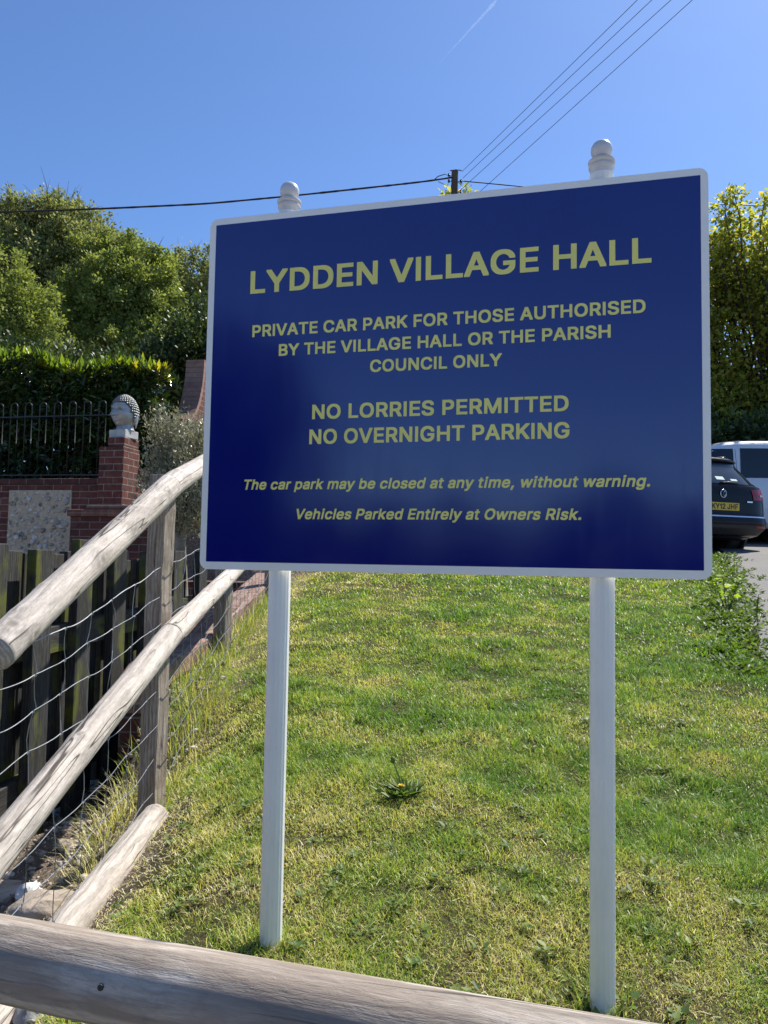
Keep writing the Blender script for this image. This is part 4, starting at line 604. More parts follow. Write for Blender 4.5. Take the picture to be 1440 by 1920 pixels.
def wire_mesh():
    mb = MB(); zA = [.73, .65, .55, .44, .30, .17, .04, -.10]; zB = [.955, .835, .72, .585, .445, .31, .175, .04]
    yA, yB = 1.96, 3.15; xA, xB = -.968, -.915; yE = 7.4; xE = -1.03; dz = [.56+.02*k for k in range(8)]
    g = np.random.default_rng(5)
    def P(k, y):
        if y <= yB: t = (y-yA)/(yB-yA); x = xA+(xB-xA)*t; z = zA[k]+(zB[k]-zA[k])*t; sag = -.020*math.sin(math.pi*min(1, max(0, t)))
        else: t = (y-yB)/(yE-yB); x = xB+(xE-xB)*t; z = zB[k]+dz[k]*t; sag = -.02*math.sin(math.pi*min(1, t*2 % 1))
        z += sag+.003*math.sin(y*7+k*1.7)+.0025*math.sin(y*23+k)
        return Vector((x+.006*math.sin(y*11+k*2.1), y, z))-lf0
    ys = np.arange(1.2, yE, .02); vy = []; y = 1.40
    while y < yE: vy.append(y+g.normal(0, .008)); y += .185
    for k in range(8):
        pts = []
        for q in ys:
            p = P(k, q); c = min(abs(q-w_) for w_ in vy)
            p.z += .0026*math.exp(-(c/.022)**2); pts.append(p)
        mb.tube(pts, .0018 if k in (0, 7) else .0014, 5)
    for w_ in vy:
        for k in range(7):
            a, b_ = P(k, w_), P(k+1, w_+g.normal(0, .012)); o = Vector((g.normal(0, .004), g.normal(0, .006), 0))
            mb.tube([a, (a*2+b_)/3+o*.8, (a+b_*2)/3+o, b_], .0014, 4)
        for k in range(8):
            c = P(k, w_); mb.tube([c+Vector((0, -.006, -.003)), c+Vector((.003, 0, .004)), c+Vector((0, .006, -.003))], .0023, 5)
    return mb.build('wire_mesh', M['wire'], lfence)
wire_mesh()
for z in (.955, .835, .72, .445, .175): MB().tube([Vector((pB.x+.050, pB.y-.02, z+.012))-lf0, Vector((pB.x+.056, pB.y, z))-lf0, Vector((pB.x+.050, pB.y+.02, z-.012))-lf0], .002, 5).build('staple', M['wire'], lfence)
# kerb log on the ground
k0, k1 = at(292, 1533, 3.06), at(150, 1712, 2.47); kd = (k0-k1)
kb = Vector((k1.x, k1.y, H(k1.x, k1.y)))
o = log('kerb_log', [k1-kd*1.6, k1, k0], .062, .055, M['log'], None, 51, n=110, knots=7, cracks=2)
tag(o, 'pale log lying on the ground along the foot of the left fence', 'log')

# ---------------------------------------------------------------- dark palisade fence and stony ground behind the rails
def pline(y): return -1.75+(y-3.3)*.167
p0 = Vector((pline(3.2), 3.2, H(pline(3.2), 3.2))); prz = math.atan2(.986, .165)
pal = thing('palisade_fence', 'dark weathered timber palisade fence with mossy upright boards behind the wire', 'fence', p0)
def local(p, o): return Vector(p)-Vector(o)
g = np.random.default_rng(3)
for side, ylist in ((0, (3.05, 3.42, 3.77, 4.13, 4.50, 4.88, 5.28, 5.7)), (1, (3.24, 3.60, 3.95, 4.31, 4.69, 5.08, 5.5))):
    for y in ylist:
        x = pline(y)+(-.115 if side else .0); zt = 1.055-.012*(y-3.4)+g.normal(0, .012)-(.03 if side else 0); zb = max(H(x, y)-.03, -.40+.11*(y-3.7))
        Mx = Matrix.Rotation(prz+g.normal(0, .02), 3, 'Z') @ Matrix.Rotation(g.normal(0, .008), 3, 'Y')
        MB().box(local((x, y, (zt+zb)/2), p0), (.335 if side else .145, .05, zt-zb), M=Mx).build('picket', M['picket'], pal, bevel=.004)
for zc_, sl in ((.56, .045), (-.17, .09)):
    a = Vector((pline(2.4)-.055, 2.4, zc_-.06)); b_ = Vector((pline(6)-.055, 6.0, zc_+sl*2.3))
    d, s_, u_ = frame(b_-a); Mx = Matrix((d, -s_, u_)).transposed()
    MB().box(local((a+b_)/2, p0), ((b_-a).length, .06, .135), M=Mx).build('rail', M['picket'], pal, bevel=.004)
def stones(name, n, xs, ys, zs, smin, smax, m, seed, parent=None, flat=.7, sink=.35):
    g = np.random.default_rng(seed); bm = bmesh.new(); bmesh.ops.create_icosphere(bm, subdivisions=1, radius=1.0)
    bv = np.array([v.co[:] for v in bm.verts]); bm.verts.index_update(); bf = np.array([[v.index for v in f.verts] for f in bm.faces]); bm.free()
    k = len(bv); s = (smin+(smax-smin)*g.random(n)**2.2)
    ax = g.uniform(.6, 1.3, (n, 3)); ax[:, 2] *= flat; jit = 1+g.normal(0, .2, (n, k, 1))
    th = g.uniform(0, 6.28, n); c, sn = np.cos(th), np.sin(th)
    V = bv[None]*jit*ax[:, None]*s[:, None, None]
    Xr = V[..., 0]*c[:, None]-V[..., 1]*sn[:, None]; Yr = V[..., 0]*sn[:, None]+V[..., 1]*c[:, None]
    V = np.stack([Xr+xs[:, None], Yr+ys[:, None], V[..., 2]+(zs+s*(sink-.1))[:, None]], -1).reshape(-1, 3)
    F = (np.arange(n)[:, None, None]*k+bf[None]).reshape(-1, 3)
    return bulk(name, V, F, 3, m, parent, smooth=True)
n = 9000; x = rng.uniform(-2.9, -.86, n); y = rng.uniform(1.5, 5.6, n); kp = (x < -1.0+.15*vnoise(x, y, .2, 8)) & (rng.random(n) < .35+vnoise(x, y, .3, 61)); x, y = x[kp], y[kp]
tag(stones('gravel', len(x), x, y, Hn(x, y), .004, .022, M['pebble'], 71), kind='stuff')
n = 900; x = rng.uniform(-1.0, -.5, n); y = rng.uniform(1.6, 3.2, n); kp = rng.random(n) < sstep(-.5, -.9, x); x, y = x[kp], y[kp]
tag(stones('soil_crumbs', len(x), x, y, Hn(x, y), .002, .007, M['pebble'], 72), kind='stuff')
def rock(px, py, size, m, label, seed, flat=.5, name='rock'):
    p = ground(px, py); g = np.random.default_rng(seed); bm = bmesh.new(); bmesh.ops.create_icosphere(bm, subdivisions=3, radius=1.0)
    for v in bm.verts:
        c = v.co; q = 1+.35*(float(vnoise(c.x*1.3+seed, c.y*1.3+c.z, .8, seed))-.5)+.25*(float(vnoise(c.y*2+seed, c.z*2-c.x, .5, seed+1))-.5)
        for ax in (Vector((.6, .3, .7)), Vector((-.7, .4, .5)), Vector((.1, -.8, .5)), Vector((0, 0, 1))):
            a = ax.normalized(); dd = c.dot(a)
            if dd > .72: q *= .72/dd
        v.co = Vector((c.x*q*size[0], c.y*q*size[1], c.z*q*size[2]))
    me = bpy.data.meshes.new(name); bm.to_mesh(me); bm.free(); me.materials.append(m); me.polygons.foreach_set('use_smooth', [True]*len(me.polygons)); me.set_sharp_from_angle(angle=R(32))
    o = bpy.data.objects.new(name, me); COL.objects.link(o); o.location = (p.x, p.y, p.z+size[2]*.25); o.rotation_euler = (0, 0, g.uniform(0, 6))
    tag(o, label, 'rock', 'loose rocks on the stony ground'); return o
rock(88, 1706, (.125, .09, .06), M['rock'], 'big tan rock between the kerb log and the wire, largest of the loose rocks', 1)
rock(54, 1678, (.055, .045, .04), M['whiterock'], 'small chalky white rock lying among darker stones', 2)
rock(12, 1676, (.12, .09, .035), M['rock'], 'flat tan slab of rock near the left edge of the picture', 3)
rock(128, 1590, (.07, .05, .03), M['rock'], 'small tan rock in the shade under the dark palisade', 4)
rock(70, 1908, (.07, .06, .05), plain('grey_rock', (.25, .25, .26), .9, var=.3, scale=14, bmp=.7), 'grey rock under the thick front rail at the bottom edge', 5)

# ---------------------------------------------------------------- brick and flint garden wall
WC = Vector((-2.89, 8.45, 0)); WR = R(-12)
wall = thing('flint_wall', 'red brick garden wall with pale flint panels and a stepped pillar on the left', 'wall', WC, WR)
def wb(mb, x0, x1, y0, y1, z0, z1): return mb.box(((x0+x1)/2, (y0+y1)/2, (z0+z1)/2), (x1-x0, y1-y0, z1-z0))
mb = MB(); wb(mb, -.30, 0, 0, .34, -.2, 2.215); mb.build('pillar', M['brick'], wall, bevel=.004, seg=1)
mb = MB(); wb(mb, -.205, -.004, .01, .32, 2.216, 2.325); mb.build('pillar_cap', M['brick'], wall, bevel=.005, seg=1)
mb = MB(); wb(mb, -5.5, -.302, .07, .32, -.3, 1.80); mb.build('brickwork', M['brick'], wall, bevel=.004, seg=1)
mb = MB(); wb(mb, -5.5, -.302, .05, .34, 1.802, 1.868); mb.build('coping', M['brickdark'], wall, bevel=.006, seg=1)
mb = MB(); wb(mb, -.28, -.03, .342, 1.34, -.2, 1.93); mb.build('side_wall', M['brick'], wall, bevel=.004, seg=1)
mb = MB(); wb(mb, -.31, .02, .33, 1.36, 1.932, 2.0); mb.build('coping', M['brickdark'], wall, bevel=.006, seg=1)
mb = MB(); wb(mb, -.33, .0, 1.37, 1.70, -.2, 2.78); mb.build('pier', M['brick'], wall, bevel=.004, seg=1)
for i, (x0, x1) in enumerate(((-1.46, -.66), (-2.62, -1.70), (-3.95, -2.88))):
    fp = MB(); wb(fp, x0, x1, .052, .069, .2, 1.735); po = fp.build('flint_panel', M['mortar'], wall)
    n = 240 if i == 0 else 330; g = np.random.default_rng(80+i)
    xs = []; tries = 0
    pts = []
    while len(pts) < n and tries < 6000:
        tries += 1; p = (g.uniform(x0+.03, x1-.03), g.uniform(.24, 1.70))
        if all((p[0]-q[0])**2+(p[1]-q[1])**2 < 9 and abs(p[0]-q[0])+abs(p[1]-q[1])*1.1 > .062 for q in pts): pts.append(p)
    P = np.array(pts); o = stones('flints', len(P), P[:, 0], P[:, 1]*0, P[:, 1], .024, .046, M['flint'], 90+i, po, flat=.8, sink=.1)
    o.location = (0, .050, 0); o.scale = (1, .55, 1)
fp = MB(); wb(fp, -.029, -.022, .45, 1.25, .4, 1.86); po = fp.build('flint_panel', M['mortar'], wall)
g = np.random.default_rng(97); P = np.stack([g.uniform(.48, 1.22, 150), g.uniform(.5, 1.84, 150)], 1)
o = stones('flints', len(P), P[:, 0]*0, P[:, 0], P[:, 1], .024, .045, M['flint'], 98, po, flat=.8, sink=.1); o.location = (-.02, 0, 0); o.scale = (.55, 1, 1)
low = thing('brick_wall', 'low dark brick wall with brick-on-edge coping in front of the flint wall pillar', 'wall', (WC.x+.10, WC.y-.62, 0), WR)
mb = MB(); wb(mb, -.45, .42, 0, .28, -.3, 1.40); mb.build('brickwork', M['brickdark'], low, bevel=.004, seg=1)
mb = MB(); wb(mb, -.48, .45, -.03, .31, 1.402, 1.475); wb(mb, -.28, .45, .0, .36, 1.4755, 1.52); mb.build('coping', M['brickedge'], low, bevel=.012, seg=2)
mb = MB(); wb(mb, .16, .40, .282, .60, -.3, 1.30); mb.build('side_wall', M['brickdark'], low, bevel=.004, seg=1)
# railing with hooped tops, standing on the wall
rl = thing('hoop_top_railing', 'black iron railing with hooped tops standing on the flint wall', 'railing', (WC.x, WC.y, 1.868), WR)
mb = MB(); wb(mb, -5.4, -.32, .175, .215, .735, .747); mb.build('top_rail', M['iron'], rl)
mb = MB(); wb(mb, -5.4, -.32, .175, .215, .05, .06); mb.build('bottom_rail', M['iron'], rl)
for k in range(24):
    x0 = -.36-k*.192; pts = [(x0, .195, 0.0), (x0, .195, .86)]+[(x0-.044+.044*math.cos(a), .195, .86+.05*math.sin(a)) for a in np.linspace(.2, math.pi-.2, 8)]+[(x0-.088, .195, .86), (x0-.088, .195, 0.0)]
    MB().tube(pts, .0062, 6).build('hoop', M['iron'], rl, smooth=True)
# stone head on the pillar
hd_o = Vector((-.105, .165, 2.325)); hl_ = Matrix.Rotation(WR, 3, 'Z')@hd_o
head = thing('head_statue', 'silver-grey statue of a serene head with curled hair on a stone plinth', 'statue', WC+hl_, R(-22))
MB().box((0, 0, .045), (.215, .235, .09), rz=R(3)).build('plinth', M['tan'], head, bevel=.006, smooth=False)
def gs(a, m_, s): return np.exp(-((a-m_)/s)**2)
def head_pt(az, el):                              # az 0 = face (towards -y), degrees
    aa = np.abs(az); ca = np.cos(np.radians(el))
    jaw = 1-.17*np.clip(-el/75, 0, 1)**1.3*(gs(az, 0, 110)*.6+.4)
    x = .130*np.sin(np.radians(az))*ca*jaw; y = -.158*np.cos(np.radians(az))*ca*(1-.10*np.clip(-el/75, 0, 1)); z = .185*np.sin(np.radians(el))
    d = (.085*gs(az, 0, 7.5+4*np.clip((-el)/12, 0, 1))*np.clip((14-el)/24, 0, 1)*(el > -13.5)*np.clip((el+13.5)/2.5, 0, 1)
         + .026*gs(aa, 22, 15)*gs(el, 17+aa*.02, 5) - .042*gs(aa, 22, 12)*gs(el, 9, 5) + .016*gs(aa, 22, 10)*gs(el, 4, 4.5)
         - .006*gs(aa, 22, 11)*gs(el, .5, 1.4)
         + .024*gs(az, 0, 15)*(gs(el, -22.5, 2.6)+1.1*gs(el, -28.5, 3)) - .006*gs(az, 0, 17)*gs(el, -25.3, 1.1)
         + .018*gs(az, 0, 14)*gs(el, -42, 8) + .006*gs(aa, 42, 16)*gs(el, -8, 12))
    r = np.sqrt(x*x+y*y+z*z); return np.stack([x*(1+d/r), y*(1+d/r), z*(1+d/r)], -1)
def hairline(az): return np.interp(np.abs(az), [0, 45, 70, 82, 100, 180], [33, 31, 12, -8, -22, -32])
az = np.linspace(-180, 180, 121)[:-1]; el = np.linspace(-84, 90, 88); E_, A_ = np.meshgrid(el, az, indexing='ij')
V = head_pt(A_, E_); cap_ = sstep(-1.5, 1.5, E_-hairline(A_)); V = V*(1+.05*cap_)[..., None]; V[..., 2] += .012*gs(E_, 90, 28)*cap_
na = len(az); ii, jj = np.meshgrid(np.arange(na), np.arange(len(el)-1)); F = np.stack([jj*na+ii, jj*na+(ii+1) % na, (jj+1)*na+(ii+1) % na, (jj+1)*na+ii], -1).reshape(-1, 4)
ho = bulk('head', V.reshape(-1, 3)+np.array([0, 0, .285]), F, 4, M['statue'], head, smooth=True)
MB().lathe([(.110, .088), (.104, .10), (.094, .125), (.090, .16), (.092, .19), (.094, .23)], (0, .015, 0), 28).build('neck', M['statue'], head, smooth=True)
for s in (-1, 1):
    mb = MB()
    def ear(u, v, s=s):
        t = v*2*math.pi; w_ = u*math.pi; prof = math.sin(w_)*(.040-.014*u)
        return Vector((s*(.128+.012*math.cos(t)*math.sin(w_)+.010*(1-u)), .03+prof*math.sin(t)*1.1+.012*u, .355-.245*u))
    mb.grid(ear, 14, 12); mb.build('ear', M['statue'], head, smooth=True)
bm = bmesh.new(); bmesh.ops.create_icosphere(bm, subdivisions=1, radius=1.0); bv = np.array([v.co[:] for v in bm.verts]); bf = np.array([[v.index for v in f.verts] for f in bm.faces]); bm.free()
cs = []
for r_, e_ in enumerate(np.arange(-30, 92, 8.6)):
    nn = max(1, int(360*math.cos(R(min(e_, 88)))/9.4))
    for k in range(nn):
        a_ = -180+360*(k+.5*(r_ % 2))/nn
        if e_ > hairline(a_)+1.5:
            p = head_pt(np.array(a_), np.array(float(e_)))*1.055; p[2] += .012*gs(e_, 90, 28); cs.append(p)
cs = np.array(cs)+np.array([0, 0, .285])
V = (cs[:, None]+bv[None]*.0195).reshape(-1, 3); F = (np.arange(len(cs))[:, None, None]*len(bv)+bf[None]).reshape(-1, 3)
hk = (E_ > hairline(A_)-1.0)
Vc = (head_pt(A_, E_)*1.058+np.stack([0*E_, 0*E_, .012*gs(E_, 90, 28)], -1)).reshape(-1, 3)+np.array([0, 0, .285])
ii, jj = np.meshgrid(np.arange(na), np.arange(len(el)-1)); Fc = np.stack([jj*na+ii, jj*na+(ii+1) % na, (jj+1)*na+(ii+1) % na, (jj+1)*na+ii], -1).reshape(-1, 4)
Fc = Fc[hk.ravel()[Fc].all(1)]; Vall = np.concatenate([Vc, V])
ho2 = bulk('hair', Vall, [Fc, F+len(Vc)], 0, M['hairstone'], head, smooth=True)
# swept brick wall behind
sw = thing('swept_brick_wall', 'old brick wall end with a concave swept top beside the laurel hedge', 'wall', (-2.80, 10.2, H(-2.80, 10.2)-.1), R(-9))
zo = sw.location.z
arc = [(-.1+.72*math.sin(a), 3.80-zo-1.06*math.cos(a)) for a in np.linspace(0, math.pi/2, 14)]
poly = [(-.14, 0), (-.14, 2.72-zo)]+arc+[(.9, 3.80-zo), (.9, 0)]
MB().prism(poly, lambda a, b_, z: Vector((z, a, b_)), -.10, .10).build('brickwork', M['brick'], sw)
top = [(-.17, 2.735-zo)]+arc; thick = []
for i, (a, b_) in enumerate(top):
    t = max(0, (i-1))/13*math.pi/2; nrm = (-math.sin(t), math.cos(t)); thick.append((a+nrm[0]*.06, b_+nrm[1]*.06))
mb = MB(); vs = []
for (a, b_), (c_, d_) in zip(top, thick):
    vs += [(-.135, a, b_), (.135, a, b_), (.135, c_, d_), (-.135, c_, d_)]
fs = []
for i in range(len(top)-1):
    for j in range(4): fs.append((i*4+j, i*4+(j+1) % 4, (i+1)*4+(j+1) % 4, (i+1)*4+j))
fs += [(3, 2, 1, 0), tuple(range(len(vs)-4, len(vs)))]
run = [0.0]
for (a, b_), (c_, d_) in zip(thick[:-1], thick[1:]): run.append(run[-1]+math.hypot(c_-a, d_-b_))
m_, nt, b = newmat('swept_coping_brick'); v = locco(nt)
bt = nd(nt, 'TexBrick', {'Vector': v, 'Color1': (.34, .19, .145, 1), 'Color2': (.25, .13, .10, 1), 'Mortar': (.20, .15, .12, 1), 'Scale': 1.0, 'Mortar Size': .006, 'Brick Width': .6, 'Row Height': .075}, offset=0.0)
nt.links.new(mix(nt, .5, bt.outputs['Color'], ramp(nt, noise(nt, v, 14, 6), [(.3, .5), (.65, 1.2)]), 'MULTIPLY'), b.inputs['Base Color']); b.inputs['Roughness'].default_value = .85
bump(nt, b, mth(nt, 'SUBTRACT', 0.0, bt.outputs['Fac']), .8, .01)
lo = [(p[0]+.3, run[i//4], 0) for i, p in enumerate(vs)]
mb.add(vs, fs, lo); mb.build('coping', m_, sw)
# low retaining wall along the lawn edge
rw = thing('retaining_wall', 'low old brick retaining wall edging the lawn beyond the wire fence', 'wall', (-1.27, 4.3, 0))
def rwx(y): return -1.285+.05*sstep(4.3, 5.2, y)+.03*math.sin(y*1.1)
ysr = np.arange(4.15, 8.3, .14)
vs = []; fs = []
for nm, x0, x1, zlo, zhi, m_ in (('brickwork', -.075, .075, -1.2, -.02, M['brickdark']), ('coping', -.125, .115, -.018, .10, M['brickold'])):
    mb = MB(); vs = []; fs = []; g = np.random.default_rng(4)
    for y in ysr:
        zt = H(-1.08, y)+.03+g.normal(0, .004); c = rwx(y)+1.27
        pr = [(c+x0, zt+zlo), (c+x1, zt+zlo), (c+x1, zt+zhi-.012), (c+x1-.02, zt+zhi), (c+x0+.02, zt+zhi), (c+x0, zt+zhi-.012)]
        vs += [(a, y-4.3, b_) for a, b_ in pr]
    for i in range(len(ysr)-1):
        for j in range(6): fs.append((i*6+j, i*6+(j+1) % 6, (i+1)*6+(j+1) % 6, (i+1)*6+j))
    fs += [tuple(reversed(range(6))), tuple(range(len(vs)-6, len(vs)))]
    mb.add(vs, fs); mb.build(nm, m_, rw)
mb = MB(); mb.box((-.62, 4.10, .30), (1.05, .22, .9)); mb.build('end_wall', M['brick'], rw, bevel=.01, seg=1)

# ---------------------------------------------------------------- plants
def clumps(cs, n, sig, lmin, lmax, ratio, droop=.1, up=.5, fold=True, g=rng, sun=None):
    cs = np.asarray(cs, float); k = len(cs); idx = np.repeat(np.arange(k), n)
    sig = np.asarray(sig, float)
    sg = sig if sig.ndim else np.full(3, float(sig))
    off = g.normal(0, 1, (len(idx), 3)); off = off/np.maximum(np.linalg.norm(off, axis=1, keepdims=True), .01)*(g.random((len(idx), 1))**.45)
    P = cs[idx]+off*sg; D = unit(off+g.normal(0, .7, off.shape)-np.array([0, 0, droop])); Nn = unit(g.normal(0, .6, off.shape)+np.array([.25, .1, up]))
    L = g.uniform(lmin, lmax, len(idx)); return (leaf_geo if fold else leaf_flat)(P, D, Nn, L, L*ratio)
def tree(name, label, base, r0, blobs, leaf, per, m, seed, cat='tree', group=None, bark=None, sig=.5, ratio=.62, twigs=0, limbs=14):
    g = np.random.default_rng(seed); base = Vector((base[0], base[1], H(base[0], base[1])-.1)); t = thing(name, label, cat, base, 0, group)
    cs, ds = [], []
    for (c, r, n) in blobs:                        # each blob is a fan of leafy sprays growing outward and up
        d = unit(g.normal(0, 1, (n, 3))); rad = .15+.95*g.random((n, 1))**.55
        cs.append(np.array(c)+d*rad*np.array(r)); ds.append(unit(d*np.array([1, 1, .7])+g.normal(0, .45, (n, 3))+np.array([0, 0, .55])))
    cs = np.concatenate(cs)-np.array(base); ds = np.concatenate(ds); kp = cs[:, 2] > .35; cs, ds = cs[kp], ds[kp]; n = len(cs)
    ln = sig*g.uniform(.9, 2.6, n); k = np.maximum(20, (per*g.uniform(.35, 1.5, n)).astype(int)); idx = np.repeat(np.arange(n), k); N = len(idx)
    q = g.random(N); lat = sig*(.16+.34*(1-q))[:, None]*g.normal(0, 1, (N, 3))
    bend = np.stack([np.zeros(N), np.zeros(N), -.25*(q**2)*ln[idx]], 1)
    P = cs[idx]+ds[idx]*((q-.35)*ln[idx])[:, None]+lat+bend
    D = unit(ds[idx]*.5+lat/sig*1.2+g.normal(0, .6, (N, 3))); Nn = unit(g.normal(0, .65, (N, 3))+np.array([.2, -.1, .6])); L = g.uniform(leaf*.55, leaf*1.25, N)
    V, F = leaf_flat(P, D, Nn, L, L*ratio); bulk('crown', V, F, 4, m, t)
    mb = MB(); topc = cs[np.argsort(cs[:, 2])[-max(3, len(cs)//5):]].mean(0); hgt = topc[2]
    tr = [Vector((0, 0, 0))]
    for q in (.2, .4, .6, .8, 1.0): tr.append(Vector((topc[0]*q**1.3+g.normal(0, .03*hgt*.3), topc[1]*q**1.3+g.normal(0, .03*hgt*.3), hgt*q)))
    mb.tube(tr, [r0*1.25, r0, r0*.8, r0*.6, r0*.4, r0*.15], 9)
    for k in g.choice(len(cs), min(len(cs), limbs), replace=False):
        c = Vector(cs[k]); q = min(.85, max(.15, c.z/hgt-.25)); i = q*5; a = tr[int(i)].lerp(tr[min(5, int(i)+1)], i-int(i))
        mid = a.lerp(c, .5)+Vector(g.normal(0, .05*hgt*.3, 3)); rr = r0*.35*(1-q*.6); e = c+Vector(ds[k])*float(ln[k])*.6
        mb.tube([a, mid, c, e], [rr, rr*.6, rr*.25, rr*.05], 6)
    top_ = np.argsort(cs[:, 2]+g.normal(0, .5, len(cs)))[-max(1, twigs):] if twigs else []
    for k in top_:
        c = Vector(cs[k]); e = c+Vector(ds[k])*float(ln[k])*g.uniform(.7, 1.15); mb.tube([c, c.lerp(e, .5)+Vector(g.normal(0, .05, 3)), e], [.016, .010, .004], 4)
    mb.build('trunk', bark or M['bark'], t, smooth=True); return t
def P3(px, py, Y): v = at(px, py, Y); return (v.x, v.y, v.z)
GT = 'trees on the rise behind the laurel hedge'
tree('broadleaf_tree', 'tall dark green tree with bare twigs at its top, behind the left of the hedge', (-13.4, 26), .32,
     [(P3(95, 480, 26), (1.8, 2.0, 1.3), 92), (P3(15, 470, 26), (1.8, 2.0, 1.4), 78), (P3(-60, 520, 26), (2.4, 2.2, 2.2), 78), (P3(150, 465, 26), (1.1, 1.4, 1.0), 51), (P3(130, 560, 26), (2.4, 2.0, 1.6), 101), (P3(50, 590, 26), (2.2, 2.0, 1.6), 78), (P3(60, 680, 26), (3.6, 2.4, 2.0), 92), (P3(110, 405, 26), (1.2, 1.0, .45), 37), (P3(45, 400, 26), (.8, .8, .5), 18), (P3(190, 440, 26), (.5, .6, .4), 14)], .115, 250, M['leafoak'], 101, group=GT, sig=.46, twigs=90, limbs=40)
tree('broadleaf_tree', 'rounded mid green tree in the middle of the hedge trees, sloping down to the right', (-8.0, 24), .26,
     [(P3(215, 545, 24), (1.2, 1.4, 1.1), 83), (P3(285, 545, 24), (.8, 1.2, .85), 60), (P3(250, 480, 24.4), (.7, .9, .5), 32), (P3(190, 480, 24.6), (.7, .9, .6), 32), (P3(300, 490, 24.5), (.35, .6, .35), 14), (P3(170, 600, 24), (1.3, 1.5, 1.0), 78), (P3(250, 610, 23.6), (1.1, 1.4, .9), 78), (P3(305, 610, 23.8), (.7, 1.2, .9), 60), (P3(200, 670, 23.5), (1.9, 1.5, .8), 101), (P3(300, 675, 23.5), (.9, 1.4, .8), 69)], .105, 240, M['leaflight'], 102, group=GT, sig=.34, twigs=40, limbs=30)
tree('broadleaf_tree', 'farther yellow-tipped tree just left of the notice board edge', (-8.2, 31), .26,
     [(P3(350, 540, 31), (1.5, 1.8, 1.2), 69), (P3(385, 560, 31), (1.6, 1.8, 1.6), 69), (P3(365, 620, 31), (2.2, 2.0, 1.8), 101), (P3(440, 600, 31), (2.0, 2.0, 1.8), 60)], .12, 240, M['leafoak'], 103, group=GT, sig=.42, twigs=30)
tree('broadleaf_tree', 'pale green small tree at the left edge in front of the tall dark one', (-10.8, 20), .2,
     [(P3(0, 585, 20), (1.3, 1.3, 1.1), 92), (P3(-60, 560, 20), (1.6, 1.4, 1.6), 69), (P3(20, 650, 20), (1.3, 1.3, .9), 60)], .095, 210, M['leaflight'], 104, group=GT, sig=.34)
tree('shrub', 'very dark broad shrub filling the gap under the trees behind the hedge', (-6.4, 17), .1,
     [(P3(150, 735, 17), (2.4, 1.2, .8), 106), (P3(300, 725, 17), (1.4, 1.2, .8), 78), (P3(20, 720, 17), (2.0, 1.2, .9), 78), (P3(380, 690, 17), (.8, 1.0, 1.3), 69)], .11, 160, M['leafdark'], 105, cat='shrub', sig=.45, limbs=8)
# laurel hedge
hb = Vector((-5.9, 10.1, H(-5.9, 10.1)))
hedge = thing('laurel_hedge', 'clipped glossy laurel hedge with sunlit yellow-tipped shoots behind the railing', 'hedge', hb)
g = np.random.default_rng(55); n = 15000
X = g.uniform(-3.3, 3.05, n); t = g.random(n); Zt = 1.55+.07*np.sin(X*2.1)+.05*np.sin(X*5.3+1)
front_ = t < .62; Z = np.where(front_, g.uniform(-.05, 1, n)*Zt, Zt-np.abs(g.normal(0, .06, n))); Yy = np.where(front_, -.42+np.abs(g.normal(0, .10, n)), g.uniform(-.4, .45, n))
D = np.stack([g.normal(0, .6, n), np.where(front_, -.6, g.normal(0, .5, n)), np.where(front_, g.normal(-.1, .5, n), .8)], 1); Nn = np.stack([g.normal(0, .4, n), np.where(front_, -.6, 0)+g.normal(0, .4, n), .7+g.normal(0, .3, n)], 1)
V, F = leaf_geo(np.stack([X, Yy, Z], 1), D, Nn, g.uniform(.07, .14, n), g.uniform(.028, .045, n), .2); bulk('foliage', V, F, 4, M['leaflaurel'], hedge)
n = 16000; X = g.uniform(-3.2, 2.9, n); V, F = leaf_flat(np.stack([X, g.uniform(-.25, .35, n), g.uniform(0, 1.46, n)], 1), g.normal(0, 1, (n, 3)), g.normal(0, 1, (n, 3)), g.uniform(.12, .2, n), g.uniform(.05, .08, n)); bulk('inner_foliage', V, F, 4, M['leaflaurel'], hedge)
def shoots(name, xs, m, tall):
    Ps, Ds, Ns, Ls = [], [], [], []
    for x0 in xs:
        y0 = g.uniform(-.42, .2); z0 = 1.53+.07*math.sin(x0*2.1)+.05*math.sin(x0*5.3+1); h_ = g.uniform(.05, tall); k = g.integers(6, 11)
        for j in range(k):
            q = j/k; a = j*2.4+g.uniform(0, 1); Ps.append((x0, y0, z0-.06+h_*q)); Ds.append((math.cos(a)*(1-q*.6), math.sin(a)*(1-q*.6), .45+q*1.2)); Ns.append((-math.cos(a)*.6, -math.sin(a)*.6, .9)); Ls.append(g.uniform(.09, .17))
    Ls = np.array(Ls); V, F = leaf_geo(np.array(Ps), np.array(Ds), np.array(Ns), Ls, Ls*.36, .2); return bulk(name, V, F, 4, m, hedge)
shoots('young_shoots', g.uniform(-3.3, 3.0, 460), M['leafshoot'], .19)
shoots('yellow_shoots', [2.98, 2.92, 3.04, 2.86, 2.95, 3.0, 2.8, 2.7, 2.55, 2.48, 2.5, 2.2, 2.14, 2.75, 2.9, 2.3, 1.9, .6], M['leafyellow'], .10)
mb = MB()
for x in np.arange(-3.2, 3.0, .3): mb.tube([(x, 0, -.1), (x+.05, .02, .7), (x+.02, 0, 1.3)], [.03, .022, .01], 5)
mb.build('stems', M['bark'], hedge)
